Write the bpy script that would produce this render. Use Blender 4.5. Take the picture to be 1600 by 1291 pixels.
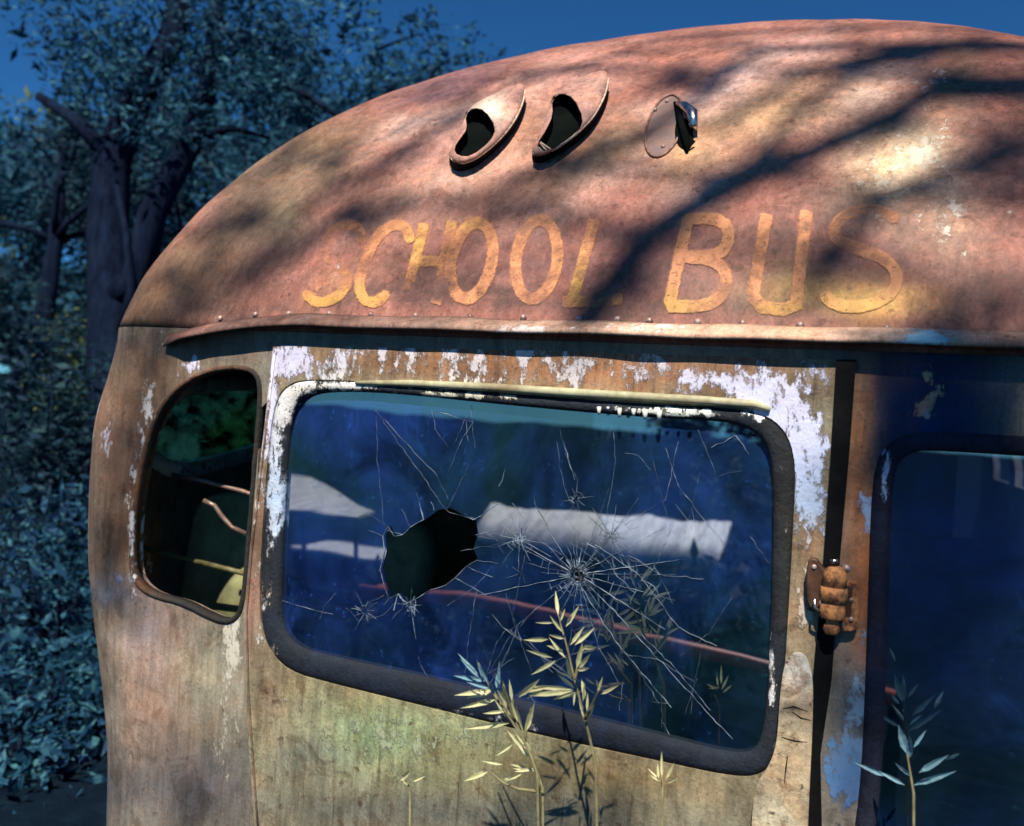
import bpy, bmesh, math, random
from math import sin, cos, pi, radians, atan2, hypot, sqrt
from mathutils import Vector, noise, geometry, Matrix

# ---------------------------------------------------------------- camera, sky, sun
for o in list(bpy.data.objects): bpy.data.objects.remove(o)
S = bpy.context.scene
COL = S.collection
CAM = Vector((0.69, -1.50, 1.70)); YAW = radians(23); ROLL = radians(4); FPX = 1350.0
fw = Vector((-sin(YAW), cos(YAW), 0)); r0 = Vector((cos(YAW), sin(YAW), 0)); u0 = Vector((0, 0, 1))
RT = r0 * cos(ROLL) + u0 * sin(ROLL); UP = u0 * cos(ROLL) - r0 * sin(ROLL)
cd = bpy.data.cameras.new('camera'); co = bpy.data.objects.new('camera', cd); COL.objects.link(co)
cd.sensor_width = 36; cd.lens = 36 * FPX / 1600; cd.clip_start = 0.02; cd.clip_end = 3000
co.matrix_world = Matrix(((RT.x, UP.x, -fw.x, CAM.x), (RT.y, UP.y, -fw.y, CAM.y), (RT.z, UP.z, -fw.z, CAM.z), (0, 0, 0, 1)))
S.camera = co
cd.dof.use_dof = True; cd.dof.focus_distance = 1.62; cd.dof.aperture_fstop = 3.2

SUN = Vector((0.12, -0.60, 0.78)).normalized()       # direction towards the sun
W_ = bpy.data.worlds.new('World'); S.world = W_; W_.use_nodes = True
nt = W_.node_tree; nt.nodes.clear()
sky = nt.nodes.new('ShaderNodeTexSky'); sky.sky_type = 'NISHITA'; sky.sun_disc = False
sky.sun_elevation = math.asin(SUN.z); sky.sun_rotation = atan2(SUN.x, SUN.y)
sky.ozone_density = 10.0; sky.dust_density = 0.0; sky.air_density = 1.0; sky.altitude = 2500
bg = nt.nodes.new('ShaderNodeBackground'); bg.inputs['Strength'].default_value = 0.056
wo = nt.nodes.new('ShaderNodeOutputWorld')
tn = nt.nodes.new('ShaderNodeMix'); tn.data_type = 'RGBA'; tn.blend_type = 'MULTIPLY'; tn.inputs[0].default_value = 1; tn.inputs[7].default_value = (.40, .95, 1.15, 1)
nt.links.new(sky.outputs[0], tn.inputs[6]); nt.links.new(tn.outputs[2], bg.inputs[0]); nt.links.new(bg.outputs[0], wo.inputs[0])
sl = bpy.data.lights.new('sun', 'SUN'); sl.energy = 5.0; sl.angle = radians(0.6); sl.color = (1.0, 0.92, 0.83)
so = bpy.data.objects.new('sun', sl); COL.objects.link(so)
so.rotation_euler = (-SUN).to_track_quat('-Z', 'Y').to_euler(); so.location = SUN * 30
S.view_settings.view_transform = 'Standard'; S.view_settings.look = 'None'
S.view_settings.gamma = 1; S.view_settings.exposure = 0.55
S.cycles.max_bounces = 8; S.cycles.transparent_max_bounces = 24

# ---------------------------------------------------------------- bus body as a solid shape
X0, BW, BH, BL, BN, BQ, BR, BK, Z0 = 0.13, 1.214, 0.979, 0.927, 2.246, 1.304, 0.20, 0.044, 1.84

def plan(t):
    t = max(0.0, min(1.0, t))
    w = BW * (1 - t ** BN) ** (1 / BN)
    return w, BL * (1 - (1 - t ** BQ) ** (1 / BQ)), min(BR + BK * t, w * .98)

def bwz(z):                                            # the side bellies out a little below the eave
    u = max(0.0, min(1.0, (1.84 - z) / .28)); d = max(0.0, min(1.0, (1.35 - z) / .6))
    return BW + .062 * u * u * (3 - 2 * u) - .085 * d * d * (3 - 2 * d)
def corner(z):                                          # below the eave the corner pulls in a little towards the skirt
    d = max(0.0, (1.45 - z))
    return BR + 0.10 * d

def front_y(dx, w, y0, R):
    a = abs(dx)
    if a <= w - R: return y0
    if a >= w: return 99.0
    return y0 + R - sqrt(max(0, R * R - (a - (w - R)) ** 2))

def inside(p):
    t = (p.z - Z0) / BH
    if t >= 1: return False
    if t > 0: w, y0, R = plan(t)
    else: w, y0, R = bwz(p.z), 0.0, corner(p.z)
    return abs(p.x - X0) < w and p.y > front_y(p.x - X0, w, y0, R)

def ray(px, py):
    return (fw * FPX + RT * (px - 800) - UP * (py - 645.5)).normalized()

def at(px, py, Y=0.0):
    v = ray(px, py); return CAM + v * ((Y - CAM.y) / v.y)

def project(p):
    d = p - CAM; z = d.dot(fw)
    if z < 0.05: return None
    return 800 + FPX * d.dot(RT) / z, 645.5 - FPX * d.dot(UP) / z

def body(px, py, smax=6.0):                              # where a line of sight meets the body
    v = ray(px, py); s = 0.8; ds = 0.02
    while s < smax:
        if inside(CAM + v * s):
            a, b = s - ds, s
            for _ in range(14):
                m = (a + b) / 2
                if inside(CAM + v * m): b = m
                else: a = m
            return CAM + v * b
        s += ds
    return None

def body_normal(p):
    e = 0.01
    def f(x, z):
        t = (z - Z0) / BH
        w, y0, R = plan(t) if t > 0 else (BW, 0.0, BR)
        return front_y(x - X0, w, y0, R)
    dx = (f(p.x + e, p.z) - f(p.x - e, p.z)) / (2 * e)
    dz = (f(p.x, p.z + e) - f(p.x, p.z - e)) / (2 * e)
    return Vector((dx, -1, dz)).normalized()

# wall coordinates: s runs along the wall from the middle of the end, out round the corner, then along the side
def wall_point(s, z, off=0.0):
    w = bwz(z); R = corner(z); a = abs(s); sg = 1 if s > 0 else -1
    if a <= w - R: x, y, nx, ny = a, 0.0, 0.0, -1.0
    elif a <= w - R + R * pi / 2:
        th = (a - (w - R)) / R
        x, y, nx, ny = w - R + R * sin(th), R - R * cos(th), sin(th), -cos(th)
    else: x, y, nx, ny = w, R + a - (w - R + R * pi / 2), 1.0, 0.0
    return Vector((X0 + sg * (x + nx * off), y + ny * off, z))

def wall_s(p):
    w = bwz(p.z); R = corner(p.z); d = p.x - X0; a = abs(d); sg = 1 if d > 0 else -1
    if a <= w - R: return d
    if p.y < R: return sg * (w - R + R * atan2(a - (w - R), R - p.y))
    return sg * (w - R + R * pi / 2 + p.y - R)

def wall_uv(px, py):
    p = body(px, py)
    if p is None: return None
    return (wall_s(p), p.z)

# ---------------------------------------------------------------- object helpers
def tag(o, label=None, cat=None, group=None, kind=None):
    if label: o['label'] = label
    if cat: o['category'] = cat
    if group: o['group'] = group
    if kind: o['kind'] = kind
    return o

def empty(name, loc=(0, 0, 0)):
    o = bpy.data.objects.new(name, None); COL.objects.link(o); o.location = loc; o.empty_display_size = .1
    return o

def link(name, verts, faces, mat, parent=None, smooth=True, attrs=None):
    me = bpy.data.meshes.new(name); me.from_pydata([tuple(v) for v in verts], [], faces)
    me.update()
    if smooth: me.polygons.foreach_set('use_smooth', [True] * len(me.polygons))
    if mat: me.materials.append(mat)
    for k, vals in (attrs or {}).items():
        if isinstance(vals[0], (tuple, list)):
            a = me.attributes.new(k, 'FLOAT_COLOR', 'POINT')
            a.data.foreach_set('color', [c for v in vals for c in v])
        else:
            a = me.attributes.new(k, 'FLOAT', 'POINT'); a.data.foreach_set('value', vals)
    o = bpy.data.objects.new(name, me); COL.objects.link(o)
    if parent:
        o.parent = parent
        q = parent; off = Vector((0, 0, 0))
        while q: off += q.location; q = q.parent
        if off.length > 0: me.transform(Matrix.Translation(-off))
    return o

class MB:
    def __init__(self): self.v = []; self.f = []
    def tube(self, pts, rad, n=10, cap=True):
        pts = [Vector(p) for p in pts]; base = len(self.v); N = len(pts)
        rs = rad if isinstance(rad, (list, tuple)) else [rad] * N
        a = None
        for i, p in enumerate(pts):
            d = (pts[min(i + 1, N - 1)] - pts[max(i - 1, 0)]).normalized()
            if a is None:
                a = d.orthogonal().normalized()
            else:
                a = (a - d * a.dot(d)).normalized()
            b = d.cross(a)
            for k in range(n):
                t = 2 * pi * k / n
                self.v.append(p + (a * cos(t) + b * sin(t)) * rs[i])
        for i in range(N - 1):
            for k in range(n):
                k2 = (k + 1) % n
                self.f.append((base + i * n + k, base + i * n + k2, base + (i + 1) * n + k2, base + (i + 1) * n + k))
        if cap:
            self.f.append(tuple(base + k for k in reversed(range(n))))
            self.f.append(tuple(base + (N - 1) * n + k for k in range(n)))
        return self
    def box(self, a, b):
        a = Vector(a); b = Vector(b); i = len(self.v)
        self.v += [Vector((x, y, z)) for x in (a.x, b.x) for y in (a.y, b.y) for z in (a.z, b.z)]
        self.f += [tuple(i + k for k in q) for q in ((0, 1, 3, 2), (4, 6, 7, 5), (0, 4, 5, 1), (2, 3, 7, 6), (0, 2, 6, 4), (1, 5, 7, 3))]
        return self
    def ball(self, c, r, nu=12, nv=8, sc=(1, 1, 1), M=None):
        base = len(self.v); c = Vector(c)
        for j in range(nv + 1):
            ph = pi * j / nv
            for i in range(nu):
                th = 2 * pi * i / nu
                q = Vector((sin(ph) * cos(th) * sc[0], sin(ph) * sin(th) * sc[1], cos(ph) * sc[2])) * r
                if M: q = M @ q
                self.v.append(c + q)
        for j in range(nv):
            for i in range(nu):
                i2 = (i + 1) % nu
                self.f.append((base + j * nu + i, base + (j + 1) * nu + i, base + (j + 1) * nu + i2, base + j * nu + i2))
        return self
    def lathe(self, c, prof, n=18, ax=Vector((0, 0, 1)), sx=Vector((1, 0, 0)), fx=1.0, fy=1.0):
        c = Vector(c); sy = ax.cross(sx).normalized(); base = len(self.v)
        for (r, h) in prof:
            for k in range(n):
                t = 2 * pi * k / n
                self.v.append(c + ax * h + sx * (cos(t) * r * fx) + sy * (sin(t) * r * fy))
        for i in range(len(prof) - 1):
            for k in range(n):
                k2 = (k + 1) % n
                self.f.append((base + i * n + k, base + i * n + k2, base + (i + 1) * n + k2, base + (i + 1) * n + k))
        return self
    def poly(self, pts):
        i = len(self.v); self.v += [Vector(p) for p in pts]; self.f.append(tuple(range(i, i + len(pts)))); return self
    def build(self, name, mat, parent=None, smooth=True, attrs=None):
        return link(name, self.v, self.f, mat, parent, smooth, attrs)

def in_poly(x, y, P):
    c = False; j = len(P) - 1
    for i in range(len(P)):
        xi, yi = P[i]; xj, yj = P[j]
        if (yi > y) != (yj > y) and x < (xj - xi) * (y - yi) / (yj - yi) + xi: c = not c
        j = i
    return c

def smooth_loop(P, it=2):
    for _ in range(it):
        Q = []
        for i in range(len(P)):
            a, b = P[i], P[(i + 1) % len(P)]
            Q.append((a[0] * .75 + b[0] * .25, a[1] * .75 + b[1] * .25)); Q.append((a[0] * .25 + b[0] * .75, a[1] * .25 + b[1] * .75))
        P = Q
    return P

def resample(P, n):
    L = [0]
    for i in range(len(P)):
        a, b = P[i], P[(i + 1) % len(P)]; L.append(L[-1] + hypot(a[0] - b[0], a[1] - b[1]))
    out = []; j = 0
    for k in range(n):
        t = L[-1] * k / n
        while L[j + 1] < t: j += 1
        u = (t - L[j]) / max(1e-9, L[j + 1] - L[j]); a, b = P[j], P[(j + 1) % len(P)]
        out.append((a[0] + (b[0] - a[0]) * u, a[1] + (b[1] - a[1]) * u))
    return out

def dens(P, d):
    out = []
    for i in range(len(P)):
        a, b = P[i], P[(i + 1) % len(P)]; n = max(1, int(hypot(a[0] - b[0], a[1] - b[1]) / d))
        for k in range(n): out.append((a[0] + (b[0] - a[0]) * k / n, a[1] + (b[1] - a[1]) * k / n))
    return out

def sheet2d(outline, holes, grid, gfun=None):
    loops = [dens(outline, grid)] + [dens(h, grid) for h in holes]
    V = []; Eg = []
    for L in loops:
        b = len(V); V += [Vector(p) for p in L]; Eg += [(b + i, b + (i + 1) % len(L)) for i in range(len(L))]
    xs = [p[0] for p in outline]; ys = [p[1] for p in outline]
    x = min(xs) + grid * .5
    while x < max(xs):
        y = min(ys) + grid * .5
        g = gfun(x) if gfun else grid
        while y < max(ys):
            q = (x + (hash((round(x * 999), round(y * 999))) % 100 - 50) * grid * .002, y)
            if in_poly(q[0], q[1], loops[0]) and not any(in_poly(q[0], q[1], h) for h in loops[1:]):
                V.append(Vector(q))
            y += g
        x += g
    r = geometry.delaunay_2d_cdt(V, Eg, [], 0, 1e-5)
    v2, f2 = r[0], r[2]; F = []
    for f in f2:
        cx = sum(v2[i][0] for i in f) / len(f); cy = sum(v2[i][1] for i in f) / len(f)
        if in_poly(cx, cy, loops[0]) and not any(in_poly(cx, cy, h) for h in loops[1:]): F.append(tuple(f))
    return [tuple(v) for v in v2], F

def solid_sheet(name, outline, holes, grid, mapping, thick, mat, parent, paint=None, gfun=None, off=0.0):
    """flat outline with holes -> sheet laid on the body with real thickness; mapping(u, v, offset) gives a point"""
    v2, F = sheet2d(outline, holes, grid, gfun)
    top = [mapping(u, v, off) for u, v in v2]; bot = [mapping(u, v, off - thick) for u, v in v2]
    n = len(v2)
    cnt = {}
    for f in F:
        for i in range(len(f)):
            a, b = f[i], f[(i + 1) % len(f)]
            cnt[(a, b)] = cnt.get((a, b), 0) + 1
    side = [(a, b, b + n, a + n) for (a, b) in cnt if (b, a) not in cnt]
    faces = [tuple(f) for f in F] + [tuple(i + n for i in reversed(f)) for f in F] + [(b, a, d, c) for (a, b, c, d) in side]
    at_ = None
    if paint:
        A = [paint(p) for p in top]; at_ = {'base': [a[0] for a in A] * 2, 'coat': [a[1] for a in A] * 2}
    return link(name, top + bot, faces, mat, parent, False, at_)

# ---------------------------------------------------------------- colours of the weathered body (stains and paint, plus shade and highlights painted in)
def fbm(p, s): return noise.noise(Vector(p) * s)
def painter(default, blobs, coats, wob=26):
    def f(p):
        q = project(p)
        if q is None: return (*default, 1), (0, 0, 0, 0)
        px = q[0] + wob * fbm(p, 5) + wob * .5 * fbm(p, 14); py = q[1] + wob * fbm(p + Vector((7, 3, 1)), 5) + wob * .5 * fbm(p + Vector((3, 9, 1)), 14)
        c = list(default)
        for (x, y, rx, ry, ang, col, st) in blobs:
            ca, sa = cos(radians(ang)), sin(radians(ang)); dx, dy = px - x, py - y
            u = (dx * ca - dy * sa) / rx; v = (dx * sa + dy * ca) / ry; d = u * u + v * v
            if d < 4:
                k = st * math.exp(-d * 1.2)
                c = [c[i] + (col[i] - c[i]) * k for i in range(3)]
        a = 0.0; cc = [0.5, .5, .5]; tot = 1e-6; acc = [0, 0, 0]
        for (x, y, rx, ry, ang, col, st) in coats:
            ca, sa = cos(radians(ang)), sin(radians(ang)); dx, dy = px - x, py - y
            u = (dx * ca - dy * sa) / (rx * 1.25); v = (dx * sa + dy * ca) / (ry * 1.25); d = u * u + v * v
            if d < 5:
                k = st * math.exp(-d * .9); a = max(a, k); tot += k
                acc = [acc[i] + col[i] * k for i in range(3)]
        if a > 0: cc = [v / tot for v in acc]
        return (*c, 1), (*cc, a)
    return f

# ---------------------------------------------------------------- materials
def nodes(name):
    m = bpy.data.materials.new(name); m.use_nodes = True; n = m.node_tree; n.nodes.clear()
    out = n.nodes.new('ShaderNodeOutputMaterial'); return m, n, out
def N(n, t, **k):
    x = n.nodes.new(t)
    for a, b in k.items(): setattr(x, a, b)
    return x
def setv(x, **k):
    for a, b in k.items(): x.inputs[a.replace('_', ' ')].default_value = b
    return x
def noise_n(n, co, scale, detail=8, rough=.6, sc=None, dist=0.0):
    t = N(n, 'ShaderNodeTexNoise'); setv(t, Scale=scale, Detail=detail, Roughness=rough, Distortion=dist)
    if sc:
        mp = N(n, 'ShaderNodeMapping'); mp.inputs['Scale'].default_value = sc
        n.links.new(co, mp.inputs['Vector']); n.links.new(mp.outputs[0], t.inputs['Vector'])
    else: n.links.new(co, t.inputs['Vector'])
    return t.outputs['Fac']
def mapr(n, v, a, b, c, d, clamp=True):
    x = N(n, 'ShaderNodeMapRange', clamp=clamp); n.links.new(v, x.inputs[0])
    for i, q in enumerate((a, b, c, d)): x.inputs[i + 1].default_value = q
    return x.outputs[0]
def math_n(n, op, a, b=None):
    x = N(n, 'ShaderNodeMath', operation=op)
    for i, q in enumerate((a, b)):
        if q is None: continue
        if isinstance(q, (int, float)): x.inputs[i].default_value = q
        else: n.links.new(q, x.inputs[i])
    return x.outputs[0]
def mix_c(n, fac, a, b, mode='MIX'):
    x = N(n, 'ShaderNodeMix', data_type='RGBA', blend_type=mode)
    if isinstance(fac, (int, float)): x.inputs[0].default_value = fac
    else: n.links.new(fac, x.inputs[0])
    for i, q in ((6, a), (7, b)):
        if isinstance(q, tuple): x.inputs[i].default_value = (*q[:3], 1)
        else: n.links.new(q, x.inputs[i])
    return x.outputs[2]

def weathered(name, streak=1.0, pit=1.0, rough=(.5, .85), bump=.5, coat_rough=.5, speck=(0.07, 0.032, 0.018), warmth=.45):
    m, n, out = nodes(name); L = n.links
    tc = N(n, 'ShaderNodeTexCoord').outputs['Object']
    base = N(n, 'ShaderNodeAttribute', attribute_name='base').outputs['Color']
    ca = N(n, 'ShaderNodeAttribute', attribute_name='coat')
    n1 = noise_n(n, tc, 7, 10, .68); n2 = noise_n(n, tc, 42, 8, .7); n3 = noise_n(n, tc, 26, 6, .65, (2.2, 2.2, .35)); n5 = noise_n(n, tc, 160, 4, .6)
    k1 = mapr(n, n1, .3, .7, .55, 1.45); k2 = mapr(n, n3, .3, .7, 1 - .3 * streak, 1 + .3 * streak); k3 = mapr(n, n5, .3, .7, .8, 1.2)
    kk = math_n(n, 'MULTIPLY', math_n(n, 'MULTIPLY', k1, k2), k3)
    cmb = N(n, 'ShaderNodeCombineColor'); [L.new(kk, cmb.inputs[i]) for i in range(3)]
    c = mix_c(n, 1.0, base, cmb.outputs[0], 'MULTIPLY')
    hue = mapr(n, noise_n(n, tc, 16, 6, .6), .45, .62, 0, warmth)
    warm = mix_c(n, 1.0, c, (1.25, .85, .6), 'MULTIPLY'); c = mix_c(n, hue, c, warm)
    pf = mapr(n, n2, .58, .66, 0, .75 * pit); c = mix_c(n, pf, c, speck)
    n6 = noise_n(n, tc, 11, 10, .74, None, .8); n7 = noise_n(n, tc, 4.5, 10, .7, None, .4)
    c = mix_c(n, mapr(n, n6, .53, .60, 0, .55 * pit), c, mix_c(n, 1.0, c, (.42, .30, .24), 'MULTIPLY'))
    c = mix_c(n, mapr(n, n7, .54, .66, 0, .5), c, mix_c(n, 1.0, c, (1.5, 1.45, 1.45), 'MULTIPLY'))
    n8 = noise_n(n, tc, 34, 9, .72, (3.2, 3.2, .16)); c = mix_c(n, mapr(n, n8, .57, .66, 0, .5 * streak), c, mix_c(n, 1.0, c, (.35, .25, .2), 'MULTIPLY'))
    n9 = noise_n(n, tc, 70, 8, .8, None, .5); c = mix_c(n, mapr(n, n9, .60, .66, 0, .6 * pit), c, mix_c(n, 1.0, c, (2.0, 1.9, 1.8), 'MULTIPLY'))
    # flaking coat of paint with ragged edges
    n4 = math_n(n, 'ADD', math_n(n, 'MULTIPLY', noise_n(n, tc, 15, 10, .75, (1.3, 1.3, .7)), .6), math_n(n, 'MULTIPLY', noise_n(n, tc, 55, 8, .7, (1, 1, .6)), .4))
    a = math_n(n, 'ADD', ca.outputs['Alpha'], math_n(n, 'MULTIPLY', math_n(n, 'SUBTRACT', n4, .5), 3.2))
    pfac = math_n(n, 'MULTIPLY', mapr(n, a, .40, .52, 0, 1), mapr(n, noise_n(n, tc, 75, 8, .75, (1, 1, .5)), .56, .62, 1, .25))
    pc = mix_c(n, mapr(n, noise_n(n, tc, 30, 6, .7), .35, .7, 0, .5), ca.outputs['Color'], mix_c(n, .5, ca.outputs['Color'], (.35, .2, .12)))
    c = mix_c(n, pfac, c, pc)
    bs = N(n, 'ShaderNodeBsdfPrincipled'); L.new(c, bs.inputs['Base Color'])
    L.new(mapr(n, n1, .3, .7, rough[0], rough[1]), bs.inputs['Roughness']); bs.inputs['Specular IOR Level'].default_value = .35
    h = math_n(n, 'ADD', math_n(n, 'MULTIPLY', n2, .5), math_n(n, 'ADD', math_n(n, 'MULTIPLY', n1, .8), math_n(n, 'MULTIPLY', pfac, .5)))
    h = math_n(n, 'ADD', h, math_n(n, 'MULTIPLY', n5, .15))
    b = N(n, 'ShaderNodeBump'); b.inputs['Strength'].default_value = bump; b.inputs['Distance'].default_value = .007
    L.new(h, b.inputs['Height']); L.new(b.outputs[0], bs.inputs['Normal']); L.new(bs.outputs[0], out.inputs[0])
    return m

def plain(name, col, col2=None, rough=.7, metal=0.0, scale=12, bump=.3, dist=.003, sc=None, spec=.4, lo=.35, hi=.65):
    m, n, out = nodes(name); L = n.links
    tc = N(n, 'ShaderNodeTexCoord').outputs['Object']
    f = noise_n(n, tc, scale, 9, .65, sc)
    c = mix_c(n, mapr(n, f, lo, hi, 0, 1), col, col2 or tuple(v * .55 for v in col))
    bs = N(n, 'ShaderNodeBsdfPrincipled'); L.new(c, bs.inputs['Base Color'])
    bs.inputs['Roughness'].default_value = rough; bs.inputs['Metallic'].default_value = metal; bs.inputs['Specular IOR Level'].default_value = spec
    if bump:
        b = N(n, 'ShaderNodeBump'); b.inputs['Strength'].default_value = bump; b.inputs['Distance'].default_value = dist
        L.new(f, b.inputs['Height']); L.new(b.outputs[0], bs.inputs['Normal'])
    L.new(bs.outputs[0], out.inputs[0]); return m

def leafy(name, cols, scale=1.5, trans=.3, rough=.7):
    m, n, out = nodes(name); L = n.links
    tc = N(n, 'ShaderNodeTexCoord').outputs['Object']
    f = noise_n(n, tc, scale, 3, .5); g = N(n, 'ShaderNodeObjectInfo')
    c = mix_c(n, mapr(n, f, .35, .65, 0, 1), cols[0], cols[1])
    c = mix_c(n, mapr(n, noise_n(n, tc, scale * 14, 2, .5), .5, .7, 0, .8), c, cols[2])
    d = N(n, 'ShaderNodeBsdfPrincipled'); L.new(c, d.inputs['Base Color']); d.inputs['Roughness'].default_value = rough; d.inputs['Specular IOR Level'].default_value = .15
    t = N(n, 'ShaderNodeBsdfTranslucent'); L.new(c, t.inputs[0])
    mx = N(n, 'ShaderNodeMixShader'); mx.inputs[0].default_value = trans
    L.new(d.outputs[0], mx.inputs[1]); L.new(t.outputs[0], mx.inputs[2]); L.new(mx.outputs[0], out.inputs[0]); return m

def glass_mat(name, ior=2.0, dust_sheen=.06, tint=(.75, .85, .95), dcol=(.35, .42, .5), glow=False):
    m, n, out = nodes(name); L = n.links
    tc = N(n, 'ShaderNodeTexCoord').outputs['Object']
    tr = N(n, 'ShaderNodeBsdfTransparent'); tr.inputs[0].default_value = (*tint, 1)
    gl = N(n, 'ShaderNodeBsdfGlossy'); gl.inputs['Roughness'].default_value = .015; gl.inputs[0].default_value = (.86, .93, 1, 1)
    wv = noise_n(n, tc, 3.5, 2, .5); b = N(n, 'ShaderNodeBump'); b.inputs['Strength'].default_value = .12; b.inputs['Distance'].default_value = .006
    L.new(wv, b.inputs['Height']); L.new(b.outputs[0], gl.inputs['Normal'])
    fr = N(n, 'ShaderNodeFresnel'); fr.inputs[0].default_value = ior
    mx = N(n, 'ShaderNodeMixShader'); L.new(fr.outputs[0], mx.inputs[0]); L.new(tr.outputs[0], mx.inputs[1]); L.new(gl.outputs[0], mx.inputs[2])
    big = noise_n(n, tc, 2.2, 5, .6, dist=.8)
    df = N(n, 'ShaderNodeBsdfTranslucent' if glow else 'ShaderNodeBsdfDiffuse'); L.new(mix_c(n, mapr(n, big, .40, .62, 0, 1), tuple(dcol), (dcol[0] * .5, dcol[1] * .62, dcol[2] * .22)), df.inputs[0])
    sx = N(n, 'ShaderNodeSeparateXYZ'); L.new(tc, sx.inputs[0]); zt = mapr(n, math_n(n, 'ADD', sx.outputs[2], math_n(n, 'MULTIPLY', big, .25)), 1.42, 1.68, 0, 1)  # film thickens towards the top to paint in the sky's reflection
    du = math_n(n, 'ADD', math_n(n, 'MULTIPLY', mapr(n, zt, 0, 1, .12 * dust_sheen, dust_sheen * 1.1), mapr(n, noise_n(n, tc, 4.2, 7, .65, dist=1.2), .40, .62, .15, 1.15)) if not glow else mapr(n, noise_n(n, tc, 24, 8, .75), .45, .6, -.35, .1), None or mapr(n, big, 0, 1, 0, .001))
    du = math_n(n, 'ADD', du, mapr(n, noise_n(n, tc, 9, 9, .75, (1, 1, .45), 1.0), .54, .66, 0, dust_sheen * .8) if not glow else 0.0)
    du = math_n(n, 'ADD', du, math_n(n, 'ADD', mapr(n, noise_n(n, tc, 5, 8, .65, dist=1.5), .4, .75, dust_sheen * .25, dust_sheen), mapr(n, noise_n(n, tc, 60, 6, .7), .62, .72, 0, dust_sheen * 2)))
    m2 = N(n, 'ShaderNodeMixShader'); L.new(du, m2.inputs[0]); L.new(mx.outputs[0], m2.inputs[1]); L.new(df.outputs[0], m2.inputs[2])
    L.new(m2.outputs[0], out.inputs[0]); return m

def lettering():
    m, n, out = nodes('faded_letter_paint'); L = n.links
    tc = N(n, 'ShaderNodeTexCoord').outputs['Object']
    ink = N(n, 'ShaderNodeAttribute', attribute_name='ink').outputs['Fac']; fd = N(n, 'ShaderNodeAttribute', attribute_name='keep').outputs['Fac']
    col = N(n, 'ShaderNodeAttribute', attribute_name='base').outputs['Color']
    n1 = noise_n(n, tc, 26, 10, .72); n2 = noise_n(n, tc, 90, 6, .7); n3 = noise_n(n, tc, 22, 6, .6, (2, 2, .4))
    e = math_n(n, 'ADD', ink, math_n(n, 'MULTIPLY', math_n(n, 'SUBTRACT', n2, .5), 9.0))
    edge = mapr(n, e, -.8, 1.6, 0, 1)
    k = math_n(n, 'ADD', fd, math_n(n, 'MULTIPLY', math_n(n, 'SUBTRACT', n1, .5), 2.3)); keep = mapr(n, k, .2, .9, .0, .92)
    sp = mapr(n, n2, .56, .64, 1, .45)
    al = math_n(n, 'MULTIPLY', math_n(n, 'MULTIPLY', edge, keep), sp)
    kk = mapr(n, n3, .3, .7, .7, 1.25); cmb = N(n, 'ShaderNodeCombineColor'); [L.new(kk, cmb.inputs[i]) for i in range(3)]
    c = mix_c(n, 1, col, cmb.outputs[0], 'MULTIPLY')
    bs = N(n, 'ShaderNodeBsdfPrincipled'); L.new(c, bs.inputs['Base Color']); bs.inputs['Roughness'].default_value = .65
    tr = N(n, 'ShaderNodeBsdfTransparent'); mx = N(n, 'ShaderNodeMixShader')
    L.new(al, mx.inputs[0]); L.new(tr.outputs[0], mx.inputs[1]); L.new(bs.outputs[0], mx.inputs[2]); L.new(mx.outputs[0], out.inputs[0]); return m

M = {}
M['body'] = weathered('weathered_body_metal', 1.0, .8, warmth=.3)
M['door'] = weathered('flaking_door_paint', 1.2, 1.0, bump=.7, warmth=.25)
M['gasket'] = weathered('aged_rubber_gasket', .8, .9, rough=(.75, .95), bump=1.3, speck=(.01, .01, .01))
M['rubber'] = plain('black_rubber', (.003, .0035, .004), (.007, .007, .007), .9, scale=40, spec=.1)
M['dark'] = plain('dark_cavity_metal', (.003, .004, .004), (.006, .008, .007), 1.0, bump=0, spec=0.0)
M['inner'] = plain('old_interior_paint', (.10, .11, .09), (.05, .055, .045), .8, scale=5)
M['glass'] = glass_mat('dirty_sky_sheen_glass', 3.3, .13, (.7, .8, .95), (.045, .15, .62))  # blue film colour adds a painted sky reflection to the dirty glass
M['side_glass'] = glass_mat('mossy_side_glass', 1.5, .62, (.8, .9, .8), (.70, .85, .45), True)
M['crack'] = plain('frosted_crack_edge', (.30, .38, .46), (.05, .08, .11), .4, scale=60, bump=0, lo=.4, hi=.6)
M['chrome'] = plain('pitted_chrome', (.75, .73, .7), (.3, .25, .22), .25, 1.0, scale=40)
M['hinge'] = plain('rusted_orange_hinge', (.58, .25, .08), (.13, .05, .025), .78, 0, scale=75, bump=.9, dist=.002, lo=.42, hi=.60)
M['hinge_dark'] = plain('dark_hinge_iron', (.16, .07, .035), (.04, .02, .012), .55, .2, scale=50, bump=.4, dist=.001)
M['trim'] = plain('pale_green_trim', (.50, .50, .30), (.22, .17, .09), .55, scale=18)
M['rivet'] = plain('worn_rivet', (.55, .42, .36), (.2, .1, .07), .45, .3, scale=90)
M['vinyl'] = plain('mouldy_olive_vinyl', (.50, .50, .24), (.20, .21, .10), .55, scale=9, bump=.6)
M['bar'] = plain('dull_seat_bar', (.4, .28, .22), (.15, .08, .06), .4, .5, scale=30)
M['bark'] = plain('bark', (.010, .019, .042), (.003, .006, .016), 1.0, spec=.05, scale=6, bump=1.0, dist=.03, sc=(3, 3, .6))  # navy tone puts the trees' blue shade into the bark colour
M['leaf_blue'] = leafy('blue_green_leaves', ((.007, .034, .090), (.014, .075, .125), (.09, .27, .30)))  # blue shade and paler lit flecks are put into the leaf colour
M['leaf_dark'] = leafy('dark_leaves', ((.005, .020, .050), (.010, .038, .055), (.05, .12, .11)))
M['leaf_lit'] = leafy('yellow_green_leaves', ((.09, .16, .05), (.15, .20, .07), (.36, .38, .16)))
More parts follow.
